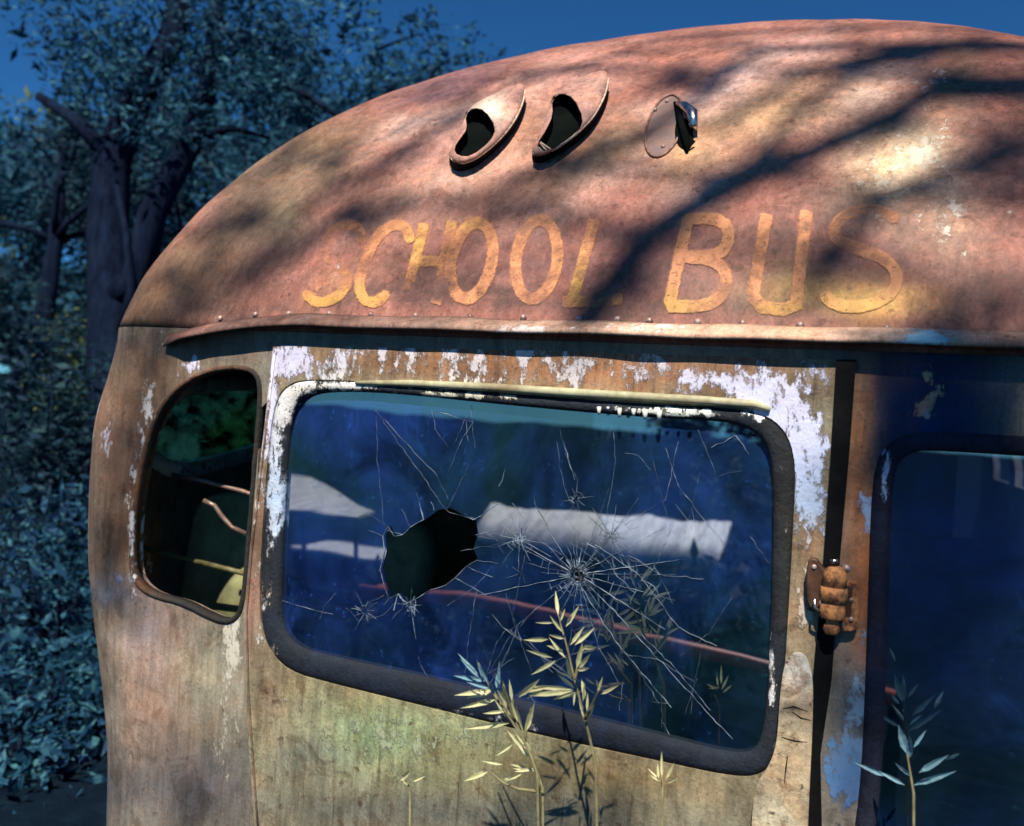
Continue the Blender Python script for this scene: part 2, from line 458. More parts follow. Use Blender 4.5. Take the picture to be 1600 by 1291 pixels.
M['ground'] = plain('dark_grassy_ground', (.007, .016, .026), (.003, .007, .014), 1.0, scale=3, bump=1, dist=.05, spec=0.0)
M['pane_paint'] = plain('white_roof_sheet', (.84, .83, .80), (.45, .46, .48), .6, scale=3, sc=(4, 1, 1), lo=.45, hi=.62)
M['red'] = plain('old_red_paint', (.62, .16, .11), (.34, .08, .06), .5, scale=12)

# ---------------------------------------------------------------- THE BUS
bus = empty('school_bus', (X0, 0, 0))
tag(bus, 'rusty abandoned school bus with faded lettering over its broken end window', 'bus')

ROOF = [(700, 290, 130, 40, 25, (.50, .30, .22), .9), (900, 300, 130, 30, 30, (.46, .26, .21), .8), (780, 170, 200, 50, 25, (.44, .25, .2), .8), (1160, 190, 170, 45, 25, (.50, .32, .27), .9), (640, 200, 120, 20, 22, (.58, .38, .30), .8), (1140, 130, 140, 30, 25, (.58, .42, .36), .8), (1330, 150, 90, 22, 30, (.52, .38, .30), .7), (1100, 300, 60, 26, 30, (.54, .33, .26), .7), (860, 420, 210, 45, 5, (.15, .065, .055), .85), (1230, 420, 60, 60, -20, (.16, .075, .06), .7), (640, 440, 70, 30, 0, (.20, .09, .065), .7), (600, 320, 90, 30, 25, (.15, .08, .055), .7), (430, 350, 110, 50, 35, (.085, .06, .045), .8),  # x, y, rx, ry, angle, colour, strength  (stains and bare metal tones of the roof, with painted highlights and shadow patches)
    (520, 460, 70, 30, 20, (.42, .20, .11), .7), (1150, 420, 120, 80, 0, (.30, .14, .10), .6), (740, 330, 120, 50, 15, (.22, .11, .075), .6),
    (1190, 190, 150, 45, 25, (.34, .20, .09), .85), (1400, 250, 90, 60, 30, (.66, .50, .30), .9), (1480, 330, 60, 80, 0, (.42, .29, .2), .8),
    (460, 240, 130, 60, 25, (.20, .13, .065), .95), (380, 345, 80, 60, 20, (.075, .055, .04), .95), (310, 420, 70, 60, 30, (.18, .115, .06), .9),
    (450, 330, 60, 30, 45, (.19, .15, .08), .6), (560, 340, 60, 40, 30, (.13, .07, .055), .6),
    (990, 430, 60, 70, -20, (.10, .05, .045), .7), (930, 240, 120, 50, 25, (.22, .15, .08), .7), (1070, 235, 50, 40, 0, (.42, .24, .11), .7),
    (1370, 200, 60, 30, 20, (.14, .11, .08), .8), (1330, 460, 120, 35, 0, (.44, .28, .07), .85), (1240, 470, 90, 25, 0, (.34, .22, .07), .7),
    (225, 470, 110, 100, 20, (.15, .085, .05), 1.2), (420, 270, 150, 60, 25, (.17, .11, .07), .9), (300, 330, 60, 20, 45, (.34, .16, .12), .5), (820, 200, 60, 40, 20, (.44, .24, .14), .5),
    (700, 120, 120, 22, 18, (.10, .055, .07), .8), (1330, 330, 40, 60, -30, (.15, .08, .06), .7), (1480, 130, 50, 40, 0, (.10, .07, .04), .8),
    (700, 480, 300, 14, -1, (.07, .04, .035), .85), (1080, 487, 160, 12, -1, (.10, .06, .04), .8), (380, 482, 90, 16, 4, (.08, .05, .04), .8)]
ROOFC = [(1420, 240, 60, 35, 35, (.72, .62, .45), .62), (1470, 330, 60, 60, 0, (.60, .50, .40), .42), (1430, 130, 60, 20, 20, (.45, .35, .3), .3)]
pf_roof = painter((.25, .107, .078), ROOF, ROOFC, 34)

# roof shell: outer skin and a skin 3 cm inside it
def shell_rows(inset):
    rows = []; NT = 64
    for i in range(NT + 1):
        t = sin(i / NT * pi / 2) if i < NT else 0.99995
        w, y0, R = plan(t); w -= inset; y0 += inset; R = max(.004, R - inset); R = min(R, w * .98)
        z = Z0 + (BH - inset) * t if inset else Z0 + BH * t
        row = []
        for k in range(26): row.append((w, 5.5 - (5.5 - (y0 + R)) * (k / 26) ** .6 if k else 5.5))
        for k in range(24): a = pi / 2 * (1 - k / 24); row.append((w - R + R * sin(a), y0 + R - R * cos(a)))
        for k in range(60): row.append(((w - R) * (1 - k / 60), y0))
        row = row + [(0, y0)] + [(-x, y) for x, y in reversed(row)]
        rows.append([Vector((X0 + x, y, z)) for x, y in row])
    return rows
V = []; F = []
for inset in (0, .03):
    rows = shell_rows(inset); b = len(V); m = len(rows[0])
    for r in rows: V += r
    for i in range(len(rows) - 1):
        for j in range(m - 1):
            q = (b + i * m + j, b + i * m + j + 1, b + (i + 1) * m + j + 1, b + (i + 1) * m + j)
            F.append(q if inset else q[::-1])
h = len(V) // 2
for j in range(m - 1): F.append((j, j + 1, h + j + 1, h + j))
# small surface waviness of beaten old sheet metal
for i, p in enumerate(V[:h]):
    nrm = body_normal(p) if p.y < 1 else Vector((0, 0, 0))
    if p.z > Z0 + .02: V[i] = p + nrm * (.008 * fbm(p, 3.1) + .0034 * fbm(p, 9))
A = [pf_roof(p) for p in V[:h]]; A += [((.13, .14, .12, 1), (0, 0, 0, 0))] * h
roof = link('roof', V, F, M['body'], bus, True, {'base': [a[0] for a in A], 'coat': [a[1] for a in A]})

# the seam where the roof skin is lapped, running up from the eave near the third lamp
for wx in (-1.0, 1.0):                                    # wheels, sunk a little into the ground
    for wy in (1.35, 4.3):
        w_ = empty('wheel', (X0 + wx, wy, .34)); w_.parent = bus; w_.location = (wx, wy, .34)
        MB().lathe((X0 + wx - .11, wy, .34), [(.2, 0), (.36, .0), (.42, .03), (.43, .11), (.42, .19), (.36, .22), (.2, .22), (.2, 0)], 28, Vector((1, 0, 0)), Vector((0, 1, 0))).build('tyre', M['rubber'], w_)
        MB().lathe((X0 + wx - .1, wy, .34), [(0, .02), (.1, .02), (.2, .0), (.2, .2), (.1, .18), (0, .18)], 24, Vector((1, 0, 0)), Vector((0, 1, 0))).build('rim', M['hinge'], w_)
# ---- letters
def surf_pt(px, py, off):
    p = body(px, py)
    if p is None: return None
    nrm = body_normal(p)
    return p + nrm * (.008 * fbm(p, 3.1) * (1 if p.z > Z0 + .02 else 0) + .0034 * fbm(p, 9) + off)
def arc(cx, cy, rx, ry, a0, a1, sk=0.0, n=16):
    out = []
    for i in range(n + 1):
        a = radians(a0 + (a1 - a0) * i / n); y = ry * -sin(a)
        out.append((cx + rx * cos(a) - sk * y, cy + y))
    return out
SK = .2
LET = [
    ('S', 22, [[(566, 375), (560, 356), (540, 350), (520, 362), (508, 388), (514, 405), (532, 415), (545, 430), (540, 455), (518, 472), (495, 474), (480, 462)]], .50),
    ('C', 22, [[(640, 372), (633, 352), (612, 350), (590, 368), (573, 400), (561, 440), (566, 468), (585, 476), (603, 462)]], .62),
    ('H', 22, [[(662, 350), (634, 476)], [(706, 345), (682, 476)], [(650, 410), (692, 408)]], .62),
    ('O', 24, [arc(737, 408, 32, 60, 0, 360, SK * .75, 32)], .80),
    ('O', 24, [arc(838, 406, 32, 62, 0, 360, SK * .5, 32)], .74),
    ('L', 24, [[(928, 342), (893, 474)], [(880, 472), (930, 472), (972, 468)]], .66),
    ('B', 25, [[(1075, 340), (1046, 478)], [(1075, 342), (1098, 340), (1122, 342), (1138, 354), (1138, 380), (1124, 396), (1096, 401), (1064, 402)], [(1064, 402), (1115, 405), (1136, 425), (1132, 458), (1105, 478), (1046, 480)]], .90),
    ('U', 26, [[(1198, 336), (1176, 462)], [(1176, 462), (1190, 480), (1225, 484), (1250, 474)], [(1260, 332), (1244, 476)]], .80),
    ('S', 25, [[(1398, 345), (1365, 330), (1325, 335), (1302, 355), (1306, 378), (1340, 392), (1380, 405), (1404, 430), (1396, 462), (1355, 482), (1310, 480), (1290, 465)]], .66)]
KEEP = [(545, 400, 40, -.35), (520, 370, 30, -.2), (590, 425, 25, -.25), (688, 450, 22, -.7), (690, 390, 16, -.2), (640, 460, 26, -.5), (818, 345, 18, -.5), (940, 475, 36, -.35),
        (1130, 450, 40, -.35), (1215, 482, 60, -.2), (1340, 350, 50, -.45), (1360, 395, 40, -.15), (500, 465, 30, .5), (575, 465, 30, .6), (660, 380, 25, .3), (1350, 480, 60, .5), (1040, 470, 30, .4), (850, 470, 30, -.3)]
YEL = [(510, 470, 50, 18), (575, 465, 35, 24), (655, 385, 25, 40), (1045, 475, 60, 22), (1340, 480, 110, 24), (1225, 485, 70, 14), (720, 345, 30, 15), (902, 440, 20, 50)]
M['letter'] = lettering()
def chaikin(P):
    for _ in range(2):
        Q = [P[0]]
        for a, b in zip(P[:-1], P[1:]): Q += [(a[0] * .75 + b[0] * .25, a[1] * .75 + b[1] * .25), (a[0] * .25 + b[0] * .75, a[1] * .25 + b[1] * .75)]
        P = Q + [P[-1]]
    return P
def segd(x, y, a, b):
    dx, dy = b[0] - a[0], b[1] - a[1]; t = max(0, min(1, ((x - a[0]) * dx + (y - a[1]) * dy) / (dx * dx + dy * dy + 1e-9)))
    return hypot(x - a[0] - t * dx, y - a[1] - t * dy)
for ch, wd, strokes, kp in LET:
    wd *= .88
    kp += .14 if ch in 'SC' else .03
    if ch in 'SCB': strokes = [chaikin(q_) for q_ in strokes]
    xs = [p[0] for s in strokes for p in s]; ys = [p[1] for s in strokes for p in s]
    st = 3.5; x0, x1, y0_, y1 = min(xs) - wd * .7, max(xs) + wd * .7, min(ys) - wd * .6, max(ys) + wd * .6
    nx = int((x1 - x0) / st); ny = int((y1 - y0_) / st); idx = {}; V = []; F = []; ink = []; keep = []; bc = []
    def dist(x, y):
        best_ = 1e9
        for s in strokes:
            m_ = len(s) - 1
            for i in range(m_):
                a, b = s[i], s[i + 1]; dx, dy = b[0] - a[0], b[1] - a[1]; t = ((x - a[0]) * dx + (y - a[1]) * dy) / (dx * dx + dy * dy + 1e-9); L_ = hypot(dx, dy)
                d = segd(x, y, a, b)
                if s[0] != s[-1] and ((i == 0 and t < 0) or (i == m_ - 1 and t > 1)): d = max(d, wd / 2 + (-t * L_ if t < 0 else (t - 1) * L_) - 1.5)
                best_ = min(best_, d)
        return wd / 2 - best_
    D = [[dist(x0 + i * st, y0_ + j * st) for i in range(nx + 1)] for j in range(ny + 1)]
    def vid(i, j):
        if (i, j) not in idx:
            x, y = x0 + i * st, y0_ + j * st; p = surf_pt(x, y, .0022)
            idx[(i, j)] = len(V); V.append(p); ink.append(D[j][i] - 1)
            k = kp
            for (kx, ky, kr, kv) in KEEP:
                k += kv * math.exp(-((x - kx) ** 2 + (y - ky) ** 2) / kr ** 2)
            keep.append(k); yv = 0
            for (yx, yy, yr, yr2) in YEL: yv = max(yv, math.exp(-((x - yx) / yr) ** 2 - ((y - yy) / yr2) ** 2))
            a = (.58, .235, .095); b_ = (.58, .31, .07)
            bc.append((*[a[q] + (b_[q] - a[q]) * yv for q in range(3)], 1))
        return idx[(i, j)]
    for j in range(ny):
        for i in range(nx):
            if max(D[j][i], D[j][i + 1], D[j + 1][i], D[j + 1][i + 1]) > -2.5:
                F.append((vid(i, j), vid(i, j + 1), vid(i + 1, j + 1), vid(i + 1, j)))
    lo = link('letter', V, F, M['letter'], roof, True, {'ink': ink, 'keep': keep, 'base': bc})
    lo['label'] = 'faded orange painted letter %s on the rusty roof' % ch if ch in 'CHLBU' else 'faded yellow and orange painted letter %s' % ch

# ---- eave rail
pf_rail = painter((.10, .055, .045), [(1100, 518, 420, 30, 0, (.62, .40, .27), 1.0), (1350, 525, 200, 30, 0, (.66, .42, .28), 1.0), (640, 518, 60, 12, 0, (.30, .19, .15), .8), (330, 520, 80, 30, 0, (.2, .11, .08), .7)],  # pale blobs paint the lit highlight along the right of the rail
                  [(1440, 530, 40, 12, 0, (.45, .75, .75), .7), (820, 518, 60, 10, 0, (.6, .5, .45), .5), (1010, 516, 80, 8, 0, (.8, .68, .55), .5)], 10)
prof = [(0.0, .026), (.010, .021), (.022, .015), (.034, .008), (.037, .002), (.036, -.004), (.031, -.003), (.028, .002), (.012, .008), (0.0, .010)]
V = []; F = []; n = 0; K = len(prof); ss = []
s = 1.9
while s > -.955: ss.append(s); s -= .02
for i, s in enumerate(ss):
    drop = -.055 * max(0, (-.52 - s) / .42) ** 2 + .0025 * fbm((s, 0, 0), 6)
    g = min(1, (s + .97) / .10)
    for (o_, dz) in prof:
        V.append(wall_point(s, Z0 + .012 + drop + dz * (1 + .1 * fbm((s, dz * 20, 3), 8)), o_ * g * (1 + .12 * fbm((s, 5, 0), 9)) + .0008))
for i in range(len(ss) - 1):
    for k in range(K):
        k2 = (k + 1) % K; F.append((i * K + k, i * K + k2, (i + 1) * K + k2, (i + 1) * K + k))
F.append(tuple(range(K))); F.append(tuple(len(V) - K + k for k in reversed(range(K))))
A = [pf_rail(p) for p in V]
link('drip_rail', V, F, M['body'], bus, True, {'base': [a[0] for a in A], 'coat': [a[1] for a in A]})

# ---- rivets
for (x, y) in [(345, 499), (400, 493), (452, 492), (515, 492), (580, 493), (650, 495), (735, 497), (818, 498), (905, 500), (965, 501), (1015, 503), (1090, 505), (1160, 507), (1250, 510), (1385, 515), (1470, 519), (1550, 523)]:
    p = body(x, y - 1); nn = body_normal(p)
    MB().ball(p + nn * .001, .0068, 10, 6).build('rivet', M['rivet'], roof)

# ---- end wall with corner windows and doorway
WALLB = [(200, 700, 90, 200, 0, (.17, .095, .055), 1.0), (170, 650, 40, 60, 0, (.28, .17, .11), .7), (215, 850, 60, 60, 0, (.21, .105, .045), .9),
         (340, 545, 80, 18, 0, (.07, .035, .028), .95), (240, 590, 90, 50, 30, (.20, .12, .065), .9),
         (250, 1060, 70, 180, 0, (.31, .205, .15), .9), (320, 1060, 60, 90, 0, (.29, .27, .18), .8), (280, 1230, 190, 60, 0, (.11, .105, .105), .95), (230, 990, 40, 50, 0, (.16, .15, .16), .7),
         (170, 930, 50, 22, 0, (.10, .13, .2), .8), (140, 1200, 30, 60, 0, (.05, .08, .12), .7),
         (1440, 620, 110, 140, 0, (.010, .022, .070), 1.3), (1440, 560, 120, 60, 0, (.008, .014, .045), 1.3), (1470, 700, 110, 160, 0, (.006, .018, .07), 1.3), (1352, 700, 22, 160, 0, (.36, .17, .07), 1.1), (1345, 900, 26, 180, 0, (.42, .15, .05), 1.1), (1330, 1130, 40, 90, 0, (.14, .17, .2), .8),  # navy blobs put the shade on the right panel into its colour
         (1400, 580, 40, 30, 0, (.10, .05, .05), .6)]
WALLC = [(205, 790, 8, 120, 4, (.8, .72, .62), .5), (228, 640, 16, 60, -14, (.72, .68, .62), .5), (300, 575, 22, 8, 30, (.75, .72, .85), .6), (160, 680, 12, 50, 0, (.6, .55, .6), .42), (185, 910, 26, 10, 0, (.16, .22, .38), .5),
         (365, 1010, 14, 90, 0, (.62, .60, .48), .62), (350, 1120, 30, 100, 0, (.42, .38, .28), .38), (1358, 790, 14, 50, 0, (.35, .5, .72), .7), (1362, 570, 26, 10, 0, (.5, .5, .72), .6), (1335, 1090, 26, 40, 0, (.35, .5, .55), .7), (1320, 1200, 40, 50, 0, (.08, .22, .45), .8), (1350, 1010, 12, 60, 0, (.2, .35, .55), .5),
         (1340, 640, 8, 40, 0, (.6, .55, .5), .5), (1460, 600, 14, 24, 30, (.5, .36, .2), .6), (1440, 650, 26, 12, 30, (.36, .2, .14), .55), (1320, 1180, 50, 26, 0, (.10, .26, .42), .5)]
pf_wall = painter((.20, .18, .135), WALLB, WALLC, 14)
QW = smooth_loop([(204, 890), (207, 800), (222, 715), (243, 650), (275, 605), (320, 580), (365, 573), (400, 580), (408, 610), (400, 700), (388, 850), (380, 940), (372, 965), (352, 974), (318, 960), (285, 942), (240, 932), (215, 915)], 2)
qw_uv = [wall_uv(x, y) for x, y in QW]
qx1 = [(-s, z) for s, z in qw_uv]
rwin_px = smooth_loop([(1372, 1000), (1371, 860), (1374, 740), (1388, 700), (1420, 690), (1480, 690), (1520, 692)], 0)
# right window mirrors the left one about the middle of the end
qr_uv = [wall_uv(x, y) for x, y in smooth_loop([(1368, 1150), (1366, 1000), (1368, 860), (1374, 760), (1386, 712), (1412, 690), (1450, 684)], 0)]
rz_t = qr_uv[-1][1]; rs_l = qr_uv[0][0]
QR = smooth_loop([(qr_uv[0][0] - .012, 1.04), (qr_uv[0][0] - .004, 1.16), (qr_uv[1][0], 1.40), (qr_uv[3][0], qr_uv[3][1]), (qr_uv[4][0], qr_uv[4][1]), (qr_uv[5][0], qr_uv[5][1] - .002), (qr_uv[6][0], rz_t), (1.0, rz_t), (1.13, rz_t - .03), (1.19, rz_t - .1), (1.22, 1.45), (1.2, 1.1), (1.14, 1.0), (1.0, .98), (.80, .98), (.70, .99)], 2)
SIDE = BW - BR + BR * pi / 2
def side_s(y): return -(SIDE + y - BR)
sw = []   # near left side window with rounded ends, seen through the end windows
for px, py in smooth_loop([(256, 665), (262, 705), (288, 732), (325, 738), (380, 724), (440, 706), (480, 692), (512, 672), (527, 640), (522, 612), (470, 606), (400, 598), (335, 598), (285, 615), (262, 638)], 2):
    v = ray(px, py); xw = X0 - BW - .045 + .035; q = CAM + v * ((xw - CAM.x) / v.x); sw.append((side_s(q.y), q.z))
DOORHOLE = [(at(x, y).x - X0, at(x, y).z) for x, y in [(405, 640), (398, 940), (404, 1060), (500, 1110), (700, 1150), (850, 1190), (1000, 1225), (1225, 1240), (1235, 1100), (1252, 900), (1262, 720), (1235, 640), (1150, 622), (1000, 612), (600, 584), (470, 578)]]
outline = [(-(SIDE + 5.2), .34), (SIDE + 5.2, .34), (SIDE + 5.2, Z0 - .001), (-(SIDE + 5.2), Z0 - .001)]
def gf(x): return .028 if x < 1.5 and x > -1.6 else .2
more = []
for k in range(5):                                       # the other side windows
    for sg in (1, -1):
        if sg < 0 and k == 0: continue
        c0 = sg * (SIDE - BR + .70 + k * .92)
        more.append([(c0 - .36, 1.5), (c0 + .36, 1.5), (c0 + .36, 1.78), (c0 - .36, 1.78)])
more = [m_ for m_ in more if abs(m_[0][0]) > 3.4]
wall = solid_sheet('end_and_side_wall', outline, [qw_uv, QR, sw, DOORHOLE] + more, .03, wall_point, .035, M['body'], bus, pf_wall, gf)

# ---- ring gaskets
def ring(name, outer, inner, mapping, mat, parent, paint, height=.014, n=200, seg=7, y0=.0):
    A_ = resample(outer, n); B_ = resample(inner, n)
    # line both loops up by nearest start
    k0 = min(range(n), key=lambda k: hypot(A_[0][0] - B_[k][0], A_[0][1] - B_[k][1])); B_ = B_[k0:] + B_[:k0]
    V = []; F = []
    for i in range(n):
        a, b = A_[i], B_[i]
        for k in range(seg):
            t = k / (seg - 1); hgt = y0 + height * sin(pi * min(1, t * 1.0 + .0)) ** .5 if 0 < t < 1 else y0
            u = a[0] + (b[0] - a[0]) * t; v = a[1] + (b[1] - a[1]) * t
            hgt += .0015 * fbm((u * 30, v * 30, 0), 1) if 0 < t < 1 else 0
            V.append(mapping(u, v, hgt))
        V.append(mapping(a[0] + (b[0] - a[0]) * .95, a[1] + (b[1] - a[1]) * .95, y0 - .02))
        V.append(mapping(a[0] + (b[0] - a[0]) * .0, a[1], y0 - .02))
    K = seg + 2
    for i in range(n):
        for k in range(K):
            k2 = (k + 1) % K; i2 = (i + 1) % n
            F.append((i * K + k, i * K + k2, i2 * K + k2, i2 * K + k))
    A = [paint(p) for p in V]
    return link(name, V, F, mat, parent, True, {'base': [a[0] for a in A], 'coat': [a[1] for a in A]})
def grow(P, d):
    cx = sum(p[0] for p in P) / len(P); cy = sum(p[1] for p in P) / len(P); out = []
    for i in range(len(P)):
        a, b = P[i - 1], P[(i + 1) % len(P)]; tx, ty = b[0] - a[0], b[1] - a[1]; l = hypot(tx, ty) + 1e-9
        nx, ny = ty / l, -tx / l
        if nx * (P[i][0] - cx) + ny * (P[i][1] - cy) < 0: nx, ny = -nx, -ny
        out.append((P[i][0] + nx * d, P[i][1] + ny * d))
    return out
pf_qg = painter((.022, .022, .02), [(215, 740, 40, 200, 0, (.16, .085, .045), 1.3), (300, 590, 90, 30, 20, (.13, .07, .04), 1.2)], [(205, 800, 8, 130, 4, (.8, .75, .7), .62), (300, 578, 26, 10, 30, (.8, .78, .9), .6), (240, 640, 14, 50, -20, (.5, .35, .25), .5)], 6)
g1 = ring('corner_window_gasket', grow(qw_uv, .006), grow(qw_uv, -.006), wall_point, M['gasket'], wall, pf_qg, .005, 160)
def pane(name, uv, mapping, off, mat, parent, grid=.05, thick=.004, holes=()):
    return solid_sheet(name, uv, list(holes), grid, mapping, thick, mat, parent, None, None, off)
pane('corner_window_glass', [p for p in grow(qw_uv, -.008)], wall_point, -.014, M['side_glass'], wall) if False else None
pf_sg = painter((.62, .72, .66), [], [(380, 735, 120, 26, 12, (.45, .60, .62), .8), (500, 660, 60, 30, 60, (.4, .55, .55), .6)], 6)
ring('side_window_gasket', grow(sw, .020), grow(sw, -.026), lambda u, v, o: wall_point(u, v, -.035 - o), M['gasket'], wall, pf_sg, .010, 100)
pane('side_window_glass', grow(sw, -.01), wall_point, -.015, M['side_glass'], wall, .08)
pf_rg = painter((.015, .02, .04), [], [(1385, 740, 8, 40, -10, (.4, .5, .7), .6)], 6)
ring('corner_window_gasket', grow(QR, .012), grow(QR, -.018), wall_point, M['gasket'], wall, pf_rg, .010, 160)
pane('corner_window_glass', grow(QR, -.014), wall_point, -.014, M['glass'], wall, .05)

# ---- door
door = empty('rear_door', (0.06, 0, 0)); door.parent = bus; door.location = (0.06 - X0, 0, 0)
def px2(P, Y=0.0): return [(at(x, y, Y).x, at(x, y, Y).z) for x, y in P]
def flat(u, v, o): return Vector((u, -o, v))
DO = px2([(430, 540), (412, 700), (394, 850), (384, 960), (386, 1080), (395, 1215), (403, 1320), (700, 1500), (1262, 1700), (1262, 1300), (1264, 1200), (1272, 1050), (1288, 870), (1300, 700), (1308, 563), (870, 549)])
WO = smooth_loop([(418, 1010), (407, 960), (411, 850), (420, 720), (429, 640), (443, 606), (478, 591), (600, 599), (800, 616), (1000, 631), (1150, 638), (1204, 650), (1234, 682), (1244, 730), (1241, 800), (1233, 950), (1223, 1100), (1214, 1180), (1192, 1210), (1150, 1214), (1000, 1182), (850, 1150), (700, 1112), (520, 1068), (450, 1048)], 2)
WI = smooth_loop([(441, 985), (437, 950), (440, 850), (446, 720), (455, 652), (470, 622), (505, 611), (600, 613), (800, 634), (1000, 652), (1135, 658), (1180, 673), (1203, 705), (1209, 760), (1207, 900), (1200, 1080), (1190, 1158), (1172, 1178), (1130, 1176), (1000, 1142), (850, 1105), (700, 1066), (520, 1027), (462, 1012)], 2)
wo_uv = px2(WO); wi_uv = px2(WI)
DB = [(850, 570, 420, 36, -2, (.30, .13, .055), .9), (1100, 560, 160, 24, 0, (.26, .14, .08), .8), (400, 760, 22, 160, 5, (.17, .09, .05), .9), (395, 930, 20, 120, 0, (.25, .12, .09), .8),
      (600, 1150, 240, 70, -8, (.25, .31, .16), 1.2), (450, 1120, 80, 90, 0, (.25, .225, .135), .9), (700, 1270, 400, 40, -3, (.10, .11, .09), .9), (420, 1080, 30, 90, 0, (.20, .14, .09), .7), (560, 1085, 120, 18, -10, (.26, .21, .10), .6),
      (930, 1210, 200, 34, -6, (.26, .20, .09), .9), (690, 1180, 60, 40, 0, (.16, .13, .06), .7), (1265, 850, 30, 60, 0, (.22, .12, .06), .9), (1250, 960, 24, 80, 0, (.33, .22, .12), .9),
      (1240, 1120, 40, 90, 0, (.36, .31, .19), .9), (1010, 600, 200, 20, 0, (.30, .16, .08), .7), (480, 1180, 60, 30, 0, (.10, .13, .13), .5)]
DC = [(850, 572, 440, 26, -2, (.66, .60, .56), .45), (640, 560, 150, 22, -2, (.66, .64, .74), .3), (1120, 585, 150, 24, -2, (.64, .62, .72), .35), (415, 700, 12, 160, 5, (.66, .62, .66), .5), (1262, 850, 24, 200, 0, (.6, .5, .4), .3), (450, 565, 34, 26, 0, (.62, .64, .88), .95), (540, 558, 60, 16, 0, (.66, .66, .80), .55), (620, 565, 60, 30, 0, (.72, .64, .58), .5), (425, 640, 12, 60, 5, (.66, .68, .86), .85), (520, 590, 60, 10, 0, (.75, .74, .66), .6),
      (700, 598, 120, 9, -2, (.74, .70, .54), .55), (850, 543, 140, 4, -1, (.85, .83, .8), .75), (960, 585, 20, 14, 0, (.8, .75, .7), .4), (1150, 597, 90, 14, 0, (.60, .64, .86), .75), (1210, 630, 60, 24, -30, (.64, .67, .90), .9),
      (1270, 590, 20, 30, 0, (.62, .66, .9), .75), (1262, 690, 26, 60, 0, (.66, .70, .92), .95), (1265, 770, 26, 50, 0, (.30, .52, .80), 1.0), (1290, 740, 8, 60, 0, (.7, .74, .9), .6), (1190, 570, 30, 10, 0, (.6, .62, .78), .5),
      (405, 800, 6, 100, 4, (.72, .62, .5), .45), (400, 920, 8, 60, 0, (.74, .66, .52), .5), (410, 1000, 10, 30, 0, (.75, .7, .58), .6), (1258, 930, 10, 90, 0, (.62, .52, .38), .5), (620, 1080, 120, 6, -12, (.72, .68, .68), .5), (620, 1150, 160, 40, -8, (.30, .36, .22), .4), (450, 1110, 30, 60, 0, (.42, .36, .25), .35)]
pf_door = painter((.21, .185, .115), DB, DC, 10)
solid_sheet('door_panel', DO, [wo_uv], .022, flat, .035, M['door'], door, pf_door, None, .006)
GC = [(640, 603, 200, 4, -3, (.70, .70, .66), .5), (425, 900, 6, 120, 2, (.6, .5, .4), .4), (1225, 800, 5, 120, 3, (.55, .5, .42), .4), (430, 690, 14, 60, 5, (.66, .68, .72), .9), (436, 780, 16, 50, 3, (.40, .58, .78), 1.0), (430, 830, 12, 26, 0, (.62, .70, .80), .8), (465, 606, 34, 14, 20, (.74, .74, .66), .95), (540, 603, 50, 8, 0, (.76, .76, .70), .8), (440, 640, 16, 30, 0, (.74, .74, .68), .95),
      (700, 616, 90, 5, -2, (.62, .60, .45), .6), (1060, 645, 70, 6, -2, (.8, .84, .76), .8), (1185, 650, 10, 8, 0, (.9, .9, .9), .7), (1165, 642, 7, 5, 0, (.9, .9, .9), .7), (1205, 1020, 4, 140, 2, (.75, .75, .72), .45), (412, 940, 6, 40, 0, (.7, .7, .65), .5), (425, 1020, 14, 12, 0, (.7, .7, .62), .6),
      (760, 1125, 120, 6, -12, (.6, .62, .7), .42)]
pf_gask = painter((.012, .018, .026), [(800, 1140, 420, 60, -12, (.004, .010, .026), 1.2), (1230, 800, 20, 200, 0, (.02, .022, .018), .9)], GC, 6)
ring('window_gasket', wo_uv, wi_uv, flat, M['gasket'], door, pf_gask, .008, 320, 7, .001)
# whitened drips below the top gasket
mb = MB()
random.seed(5)
for (x, yb, wd_) in [(936, 648, 4), (950, 640, 3), (968, 652, 4), (990, 650, 4), (1008, 655, 5), (1030, 656, 5), (1044, 645, 3), (1062, 648, 3), (1080, 650, 4)]:
    yt = 636 + (x - 936) * .06
    a, b, c_, d = [at(x + k, y) for k, y in ((-wd_, yt), (wd_, yt), (wd_ * .6, yb), (-wd_ * .6, yb))]
    mb.tube([at(x, yt, -.018), at(x, (yt + yb) / 2, -.019), at(x, yb, -.018)], [.0045 * wd_ / 4, .0035 * wd_ / 4, .0028 * wd_ / 4], 8)
M['drip'] = plain('white_paint_drip', (.78, .82, .74), (.6, .62, .5), .4, scale=30)
mb.build('paint_drips', M['drip'], door)
# pale drip moulding over the window
mb = MB(); P = [(556, 600), (640, 601), (760, 607), (880, 615), (1000, 622), (1100, 628), (1180, 634), (1203, 642)]
mb.tube([at(x, y - 2, -.010) for x, y in P], [.004, .007, .008, .0085, .008, .008, .007, .004], 10)
mb.build('window_moulding', M['trim'], door)

